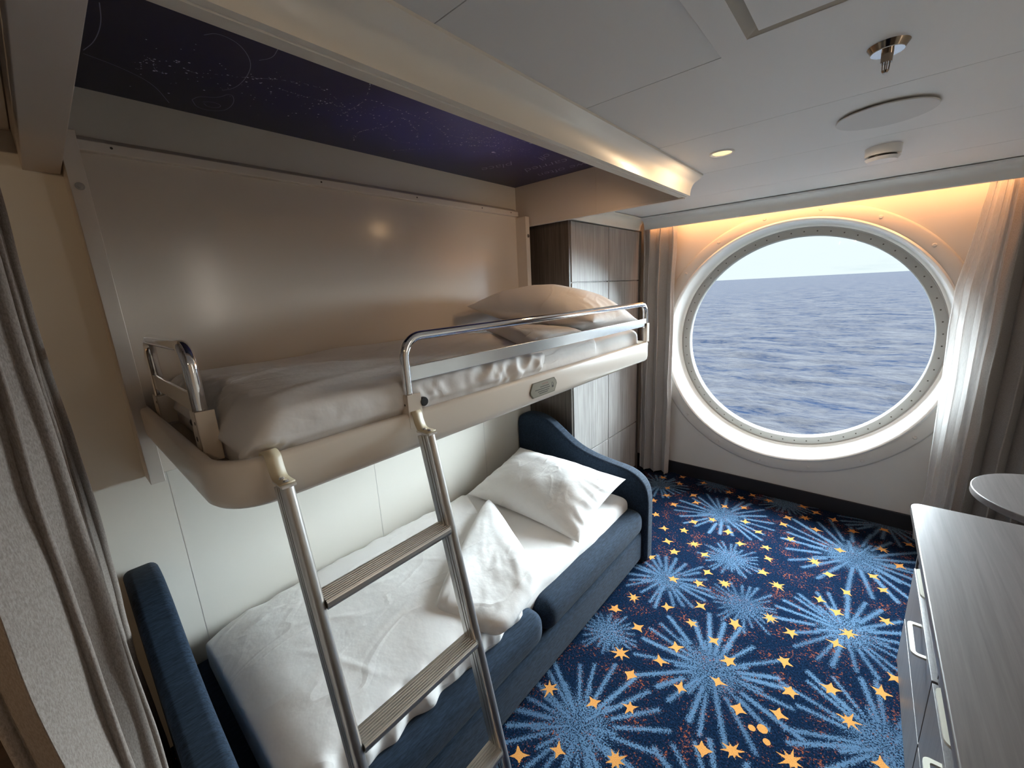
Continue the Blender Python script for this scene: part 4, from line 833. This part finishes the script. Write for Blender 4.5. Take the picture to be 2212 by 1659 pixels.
curtain('curtain', folds(-1.425, -1.165, 3.235, 3.255, 3, 0.036, 4, per=22, sharp=.9), 0.012, 2.045, CURTG, 'grey curtain bunched between the wardrobe and the porthole', flare=0.0, seed=3, amp=0.006)
curtain('curtain', folds(0.445, 0.965, 3.235, 3.225, 6, 0.048, 8, sharp=.8), 0.012, 2.045, CURTR, 'grey curtain in heavy folds at the right of the porthole behind the desk', flare=0.02, seed=5, amp=0.008)
def sh(q, z, t_):
    xs = np.interp(z, [0, .1, .3, 1.05, 1.28, 1.5, 1.66, 1.97, 2.1], [.335, .325, .348, .330, .316, .318, .338, .367, .375]); q = q.copy(); x0 = q[:, 0].min(); x1 = q[:, 0].max(); q[:, 0] = xs + (q[:, 0] - x0) / (x1 - x0) * (0.47 - xs); return q
curtain('sheer_curtain', folds(0.33, 0.47, 3.195, 3.215, 3, 0.016, 5), 0.012, 2.045, SHEER, 'thin white see-through curtain hanging at the right edge of the porthole', seed=9, amp=0.004, thick=0, topfn=sh)
curtain('divider_curtain', folds(-1.50, -0.58, -0.062, -0.075, 6, 0.050, 12, sharp=.7), 0.015, 2.03, CURT, 'taupe woven divider curtain hanging at the foot end of the sofa bed', seed=13, amp=0.006, flare=0.0)
MB().box(-1.78, 0.6, -0.085, -0.050, 2.035, 2.085).build('curtain_track', FRAME); tag(bpy.data.objects['curtain_track'], 'slim ceiling track above the taupe divider curtain', 'curtain track')

# ================================================================== DESK / DRESSER
DR = 0.013   # tiny turn of the unit against the room
ds = empty('dresser', (0.240, 2.067, 0), DR); tag(ds, 'grey-brown wooden dresser with cream loop handles and rounded top', 'dresser')
def dpart(mb, name, mat, bevel=0.0015, parent=None, **kw): return mb.build(name, mat, parent or ds, bevel=bevel, **kw)
DL = -2.35
dpart(MB().box(0.02, 0.70, DL, -0.004, 0.03, 0.695), 'body', WSIDE)
dpart(MB().box(-0.002, 0.70, -0.012, 0.0, 0.0, 0.695), 'end_panel', WDRAW)
dpart(MB().box(0.03, 0.68, DL, -0.03, 0.0, 0.03), 'plinth', BLACK)
cr_ = 0.035; out = [(0.72, DL), (-0.047, DL)] + [(-0.047 + cr_ - cr_ * math.cos(math.radians(a)), 0.012 - cr_ + cr_ * math.sin(math.radians(a))) for a in range(0, 91, 15)] + [(0.72, 0.012)]
dpart(MB().prism(out, 0.694, 0.722, 'xy'), 'countertop', WTOP, bevel=0.004, seg=3)
def handle(parent, yc, z, xo):
    L = 0.165; w = 0.012; th = 0.007; m_ = MB(); fx = 0.0
    outer = [(fx, yc + L / 2)] + [(xo + .014 - .014 * math.cos(math.radians(a)), yc + L / 2 - .014 + .014 * math.sin(math.radians(a))) for a in range(90, -1, -15)] + [(xo + .020 - .020 * math.cos(math.radians(a)), yc - L / 2 + .020 - .020 * math.sin(math.radians(a))) for a in range(0, 91, 15)] + [(fx, yc - L / 2)]
    inner = [(fx, yc - L / 2 + w)] + [(xo + w + .008 - .008 * math.cos(math.radians(a)), yc - L / 2 + w + .008 - .008 * math.sin(math.radians(a))) for a in range(90, -1, -15)] + [(xo + w + .006 - .006 * math.cos(math.radians(a)), yc + L / 2 - w - .006 + .006 * math.sin(math.radians(a))) for a in range(0, 91, 15)] + [(fx, yc + L / 2 - w)]
    P_ = outer + inner; n_ = len(P_); h = len(outer); v = [(p[0], p[1], z - th) for p in P_] + [(p[0], p[1], z) for p in P_]; f = []
    for i in range(n_): k = (i + 1) % n_; f.append((i, k, n_ + k, n_ + i))
    for i in range(h - 1): f += [(n_ + i, n_ + i + 1, n_ + n_ - 2 - i, n_ + n_ - 1 - i), (i, n_ - 1 - i, n_ - 2 - i, i + 1)]
    m_.add(v, f); o = m_.build('handle', HANDLE, parent, smooth=True); return o
cols = [(-0.615, -0.016), (-1.185, -0.620), (-1.76, -1.19), (-2.34, -1.765)]
hy = {0: -0.40, 1: -0.925, 2: -1.47, 3: -2.05}
for ci, (a, b) in enumerate(cols):
    d = dpart(MB().box(0.004, 0.024, a + .002, b - .002, 0.472, 0.690), 'drawer', WDRAW); 
    h_ = handle(d, hy[ci], 0.632, -0.040)
    d = dpart(MB().box(-0.006, 0.020, a + .002, b - .002, 0.235, 0.462), 'drawer', WDRAW)
    h_ = handle(d, hy[ci] - .02, 0.442, -0.040)
    d = dpart(MB().box(-0.006, 0.020, a + .002, b - .002, 0.035, 0.228), 'drawer', WDRAW)
# round-ended desk behind the dresser
rt = empty('side_table', (0.655, 2.28, 0)); tag(rt, 'round grey-brown wooden table top behind the dresser near the right curtain', 'table')
MB().cyl((0.655, 2.375, 0.695), 0.270, 0.028, 'z', 96).build('tabletop', WTOP, rt, bevel=0.004, seg=3)
MB().cyl((0.655, 2.375, 0.02), 0.035, 0.675, 'z', 32).build('pedestal', STEEL, rt, smooth=True)
MB().cyl((0.655, 2.375, 0.0), 0.17, 0.02, 'z', 48).build('table_base', STEEL, rt, bevel=0.004)

# ================================================================== CEILING FITTINGS
def downlight(x, y, label, energy):
    t_ = empty('downlight', (x, y, CZ)); tag(t_, label, 'ceiling light', 'recessed ceiling downlights')
    n = 48; v = []; f = []
    pr = [(0.044, 0.0), (0.045, -0.003), (0.036, -0.004), (0.033, -0.001), (0.033, 0.004)]
    for i in range(n):
        a = 2 * math.pi * i / n
        for r, z in pr: v.append((x + r * math.cos(a), y + r * math.sin(a), CZ + z))
    k = len(pr)
    for i in range(n):
        for j in range(k - 1): f.append((i * k + j, ((i + 1) % n) * k + j, ((i + 1) % n) * k + j + 1, i * k + j + 1))
    o = mesh_obj('bezel', v, f, PLAST, t_, smooth=True)
    MB().cyl((x, y, CZ - 0.0015), 0.0335, 0.001, 'z', 40).build('light_lens', LENS, t_)
    l = lamp('downlight_lamp', 'SPOT', (0, 0, -0.014), energy * 3.2, WARM, (0, 0, 0), spot_size=math.radians(180), spot_blend=0.03, shadow_soft_size=0.014); l.parent = t_
    return t_
downlight(-0.512, 1.885, 'small round glowing recessed downlight near the beam end', 0.8)
downlight(-0.50, -1.20, 'added unseen recessed fill light just outside the divider curtain', 0.15)  # extra fitting added out of view, faint warm fill for the cabin
downlight(0.40, -0.55, 'added unseen recessed fill light above the near end of the dresser', 0.6)  # unseen extra downlight, put here to brighten the near part of the room
downlight(-0.30, -0.95, 'added unseen recessed fill light behind the divider curtain', 1.2)  # added behind the camera as soft room fill, never in view
spk = empty('speaker_cover', (-0.037, 1.868, CZ)); tag(spk, 'large flat round grey cover plate on the ceiling', 'ceiling cover')
MB().cyl((-0.037, 1.868, CZ - 0.010), 0.122, 0.004, 'z', 96).build('cover_disc', pm('grey_cover', (0.55, 0.54, 0.52), 0.5), spk, bevel=0.0012)
MB().cyl((-0.037, 1.868, CZ - 0.006), 0.108, 0.006, 'z', 64).build('standoff', GROOVE, spk)
sd = empty('smoke_detector', (-0.037, 2.355, CZ)); tag(sd, 'small white cylindrical smoke detector on the ceiling near the window', 'smoke detector')
MB().cyl((-0.037, 2.355, CZ - 0.032), 0.056, 0.032, 'z', 48, 0.058).build('base', PLAST, sd, smooth=True)
MB().cyl((-0.037, 2.355, CZ - 0.040), 0.044, 0.008, 'z', 48).build('sensor_gap', KNOB, sd, smooth=True)
MB().cyl((-0.037, 2.355, CZ - 0.052), 0.046, 0.012, 'z', 48, 0.055).build('cap', PLAST, sd, smooth=True)
sp = empty('sprinkler', (-0.037, 1.348, CZ)); tag(sp, 'shiny bronze fire sprinkler with pointed tip on the ceiling', 'sprinkler')
MB().cyl((-0.037, 1.348, CZ - 0.012), 0.029, 0.012, 'z', 48, 0.037).build('escutcheon', BRASSD, sp, smooth=True)
MB().cyl((-0.037, 1.348, CZ - 0.0135), 0.029, 0.0015, 'z', 48).build('reflector_plate', CHROME, sp, smooth=True)
MB().cyl((-0.037, 1.348, CZ - 0.034), 0.010, 0.021, 'z', 24, 0.011).build('stem', BRASSD, sp, smooth=True)
m = MB()
for k in range(4):
    a = k * math.pi / 2 + .3; m.tube([(-0.037 + .0065 * math.cos(a), 1.348 + .0065 * math.sin(a), CZ - .034), (-0.037 + .0055 * math.cos(a), 1.348 + .0055 * math.sin(a), CZ - .050)], 0.0012, 6)
m.cyl((-0.037, 1.348, CZ - 0.054), 0.004, 0.005, 'z', 16, 0.007); m.build('cage', BRASSD, sp, smooth=True)
# access hatch / air diffuser
ah = empty('ceiling_hatch', (-0.18, 0.95, CZ)); tag(ah, 'square stepped white ceiling air hatch at the top of the picture', 'ceiling hatch')
def frame_ring(x0, x1, y0, y1, w, z0, z1, slope=0):
    m = MB(); o_ = [(x0, y0), (x1, y0), (x1, y1), (x0, y1)]; i_ = [(x0 + w, y0 + w), (x1 - w, y0 + w), (x1 - w, y1 - w), (x0 + w, y1 - w)]
    v = [(*p, z0) for p in o_] + [(*p, z0) for p in i_] + [(*p, z1) for p in o_] + [(*p, z1 + slope) for p in i_]; f = []
    for i in range(4):
        k = (i + 1) % 4; f += [(i, k, 4 + k, 4 + i), (8 + i, 12 + i, 12 + k, 8 + k), (i, 8 + i, 8 + k, k), (4 + i, 4 + k, 12 + k, 12 + i)]
    m.add(v, f); return m
frame_ring(-0.313, 0.237, 0.575, 1.125, 0.058, CZ - 0.008, CZ - 0.001).build('outer_frame', CEIL, ah, bevel=0.001)
m = MB(); x0, x1, y0, y1 = -0.255, 0.179, 0.633, 1.067; w = 0.026
o_ = [(x0, y0), (x1, y0), (x1, y1), (x0, y1)]; i_ = [(x0 + w, y0 + w), (x1 - w, y0 + w), (x1 - w, y1 - w), (x0 + w, y1 - w)]
m.add([(*p, CZ - 0.007) for p in o_] + [(*p, CZ - 0.0015) for p in i_], [(i, (i + 1) % 4, 4 + (i + 1) % 4, 4 + i) for i in range(4)]); m.build('slot', pm('hatch_slot', (0.40, 0.35, 0.28), 0.6), ah)
MB().box(x0 + w, x1 - w, y0 + w, y1 - w, CZ - 0.012, CZ - 0.001).build('hatch_panel', CEIL, ah, bevel=0.001)

rl = empty('reading_lamp', (NX - .012, 1.74, 2.075)); tag(rl, 'small round warm reading lamp on the inner face of the beam over the top bunk', 'reading lamp')
MB().cyl((NX - 0.014, 1.74, 2.075), 0.036, 0.013, 'x', 32).build('lamp_housing', PLAST, rl, bevel=0.002)
MB().cyl((NX - 0.017, 1.74, 2.075), 0.027, 0.003, 'x', 32).build('light_lens', emis('reading_lamp_glow', (1.0, 0.64, 0.34), 13.0), rl)
l = lamp('reading_lamp_bulb', 'SPOT', (-0.012, 0, 0), 2.2, (1.0, 0.60, 0.32), (0, math.radians(48), math.radians(-24)), spot_size=math.radians(115), spot_blend=0.6, shadow_soft_size=0.02); l.parent = rl
vl = empty('vanity_lamp', (XR - .03, 1.05, 1.70)); tag(vl, 'upright frosted tube lamp on the right wall above the dresser', 'wall lamp')
MB().box(XR - .02, XR, 1.01, 1.09, 1.38, 2.02).build('back_plate', STEEL, vl, bevel=0.002)
MB().cyl((XR - .055, 1.05, 1.40), 0.035, 0.60, 'z', 24).build('lamp_tube', emis('frosted_tube_glow', (1.0, 0.87, 0.74), 3.8), vl, smooth=True)
# ================================================================== BEYOND THE DIVIDER CURTAIN
ns_ = empty('nightstand', (-1.6, -0.58, 0)); tag(ns_, 'dark wooden bedside unit with gold edge behind the taupe curtain', 'nightstand')
MB().box(WX + .005, -1.42, -0.95, -0.235, 0.0, 0.40).build('body', WNIGHT, ns_, bevel=0.002)
MB().box(WX + .005, -1.40, -0.97, -0.225, 0.40, 0.455).build('top', WNIGHT, ns_, bevel=0.003)
MB().box(-1.42, -1.405, -0.95, -0.235, 0.385, 0.393).build('edge_trim', GOLD, ns_)
wl = empty('wall_lamp', (WX + .03, -0.66, 0.95)); tag(wl, 'small warm wall lamp above the dark bedside unit', 'wall lamp')
MB().cyl((WX, -0.62, 0.95), 0.04, 0.012, 'x', 24).build('wall_plate', GOLD, wl, smooth=True)
MB().tube([(WX + .01, -0.62, 0.95), (WX + .07, -0.62, 0.96), (WX + .09, -0.62, 0.93)], 0.006, 8).build('lamp_arm', GOLD, wl, smooth=True)
MB().cyl((WX + .09, -0.62, 0.86), 0.045, 0.07, 'z', 24, 0.03, cap=False).build('lamp_shade', fabric('lamp_shade_cloth', (.7, .6, .45), (.8, .7, .55), trans=.5), wl, smooth=True)
l = lamp('wall_lamp_bulb', 'POINT', (0.06, 0, -0.06), 0.6, (1.0, 0.45, 0.14), shadow_soft_size=0.02); l.parent = wl
fix_all()
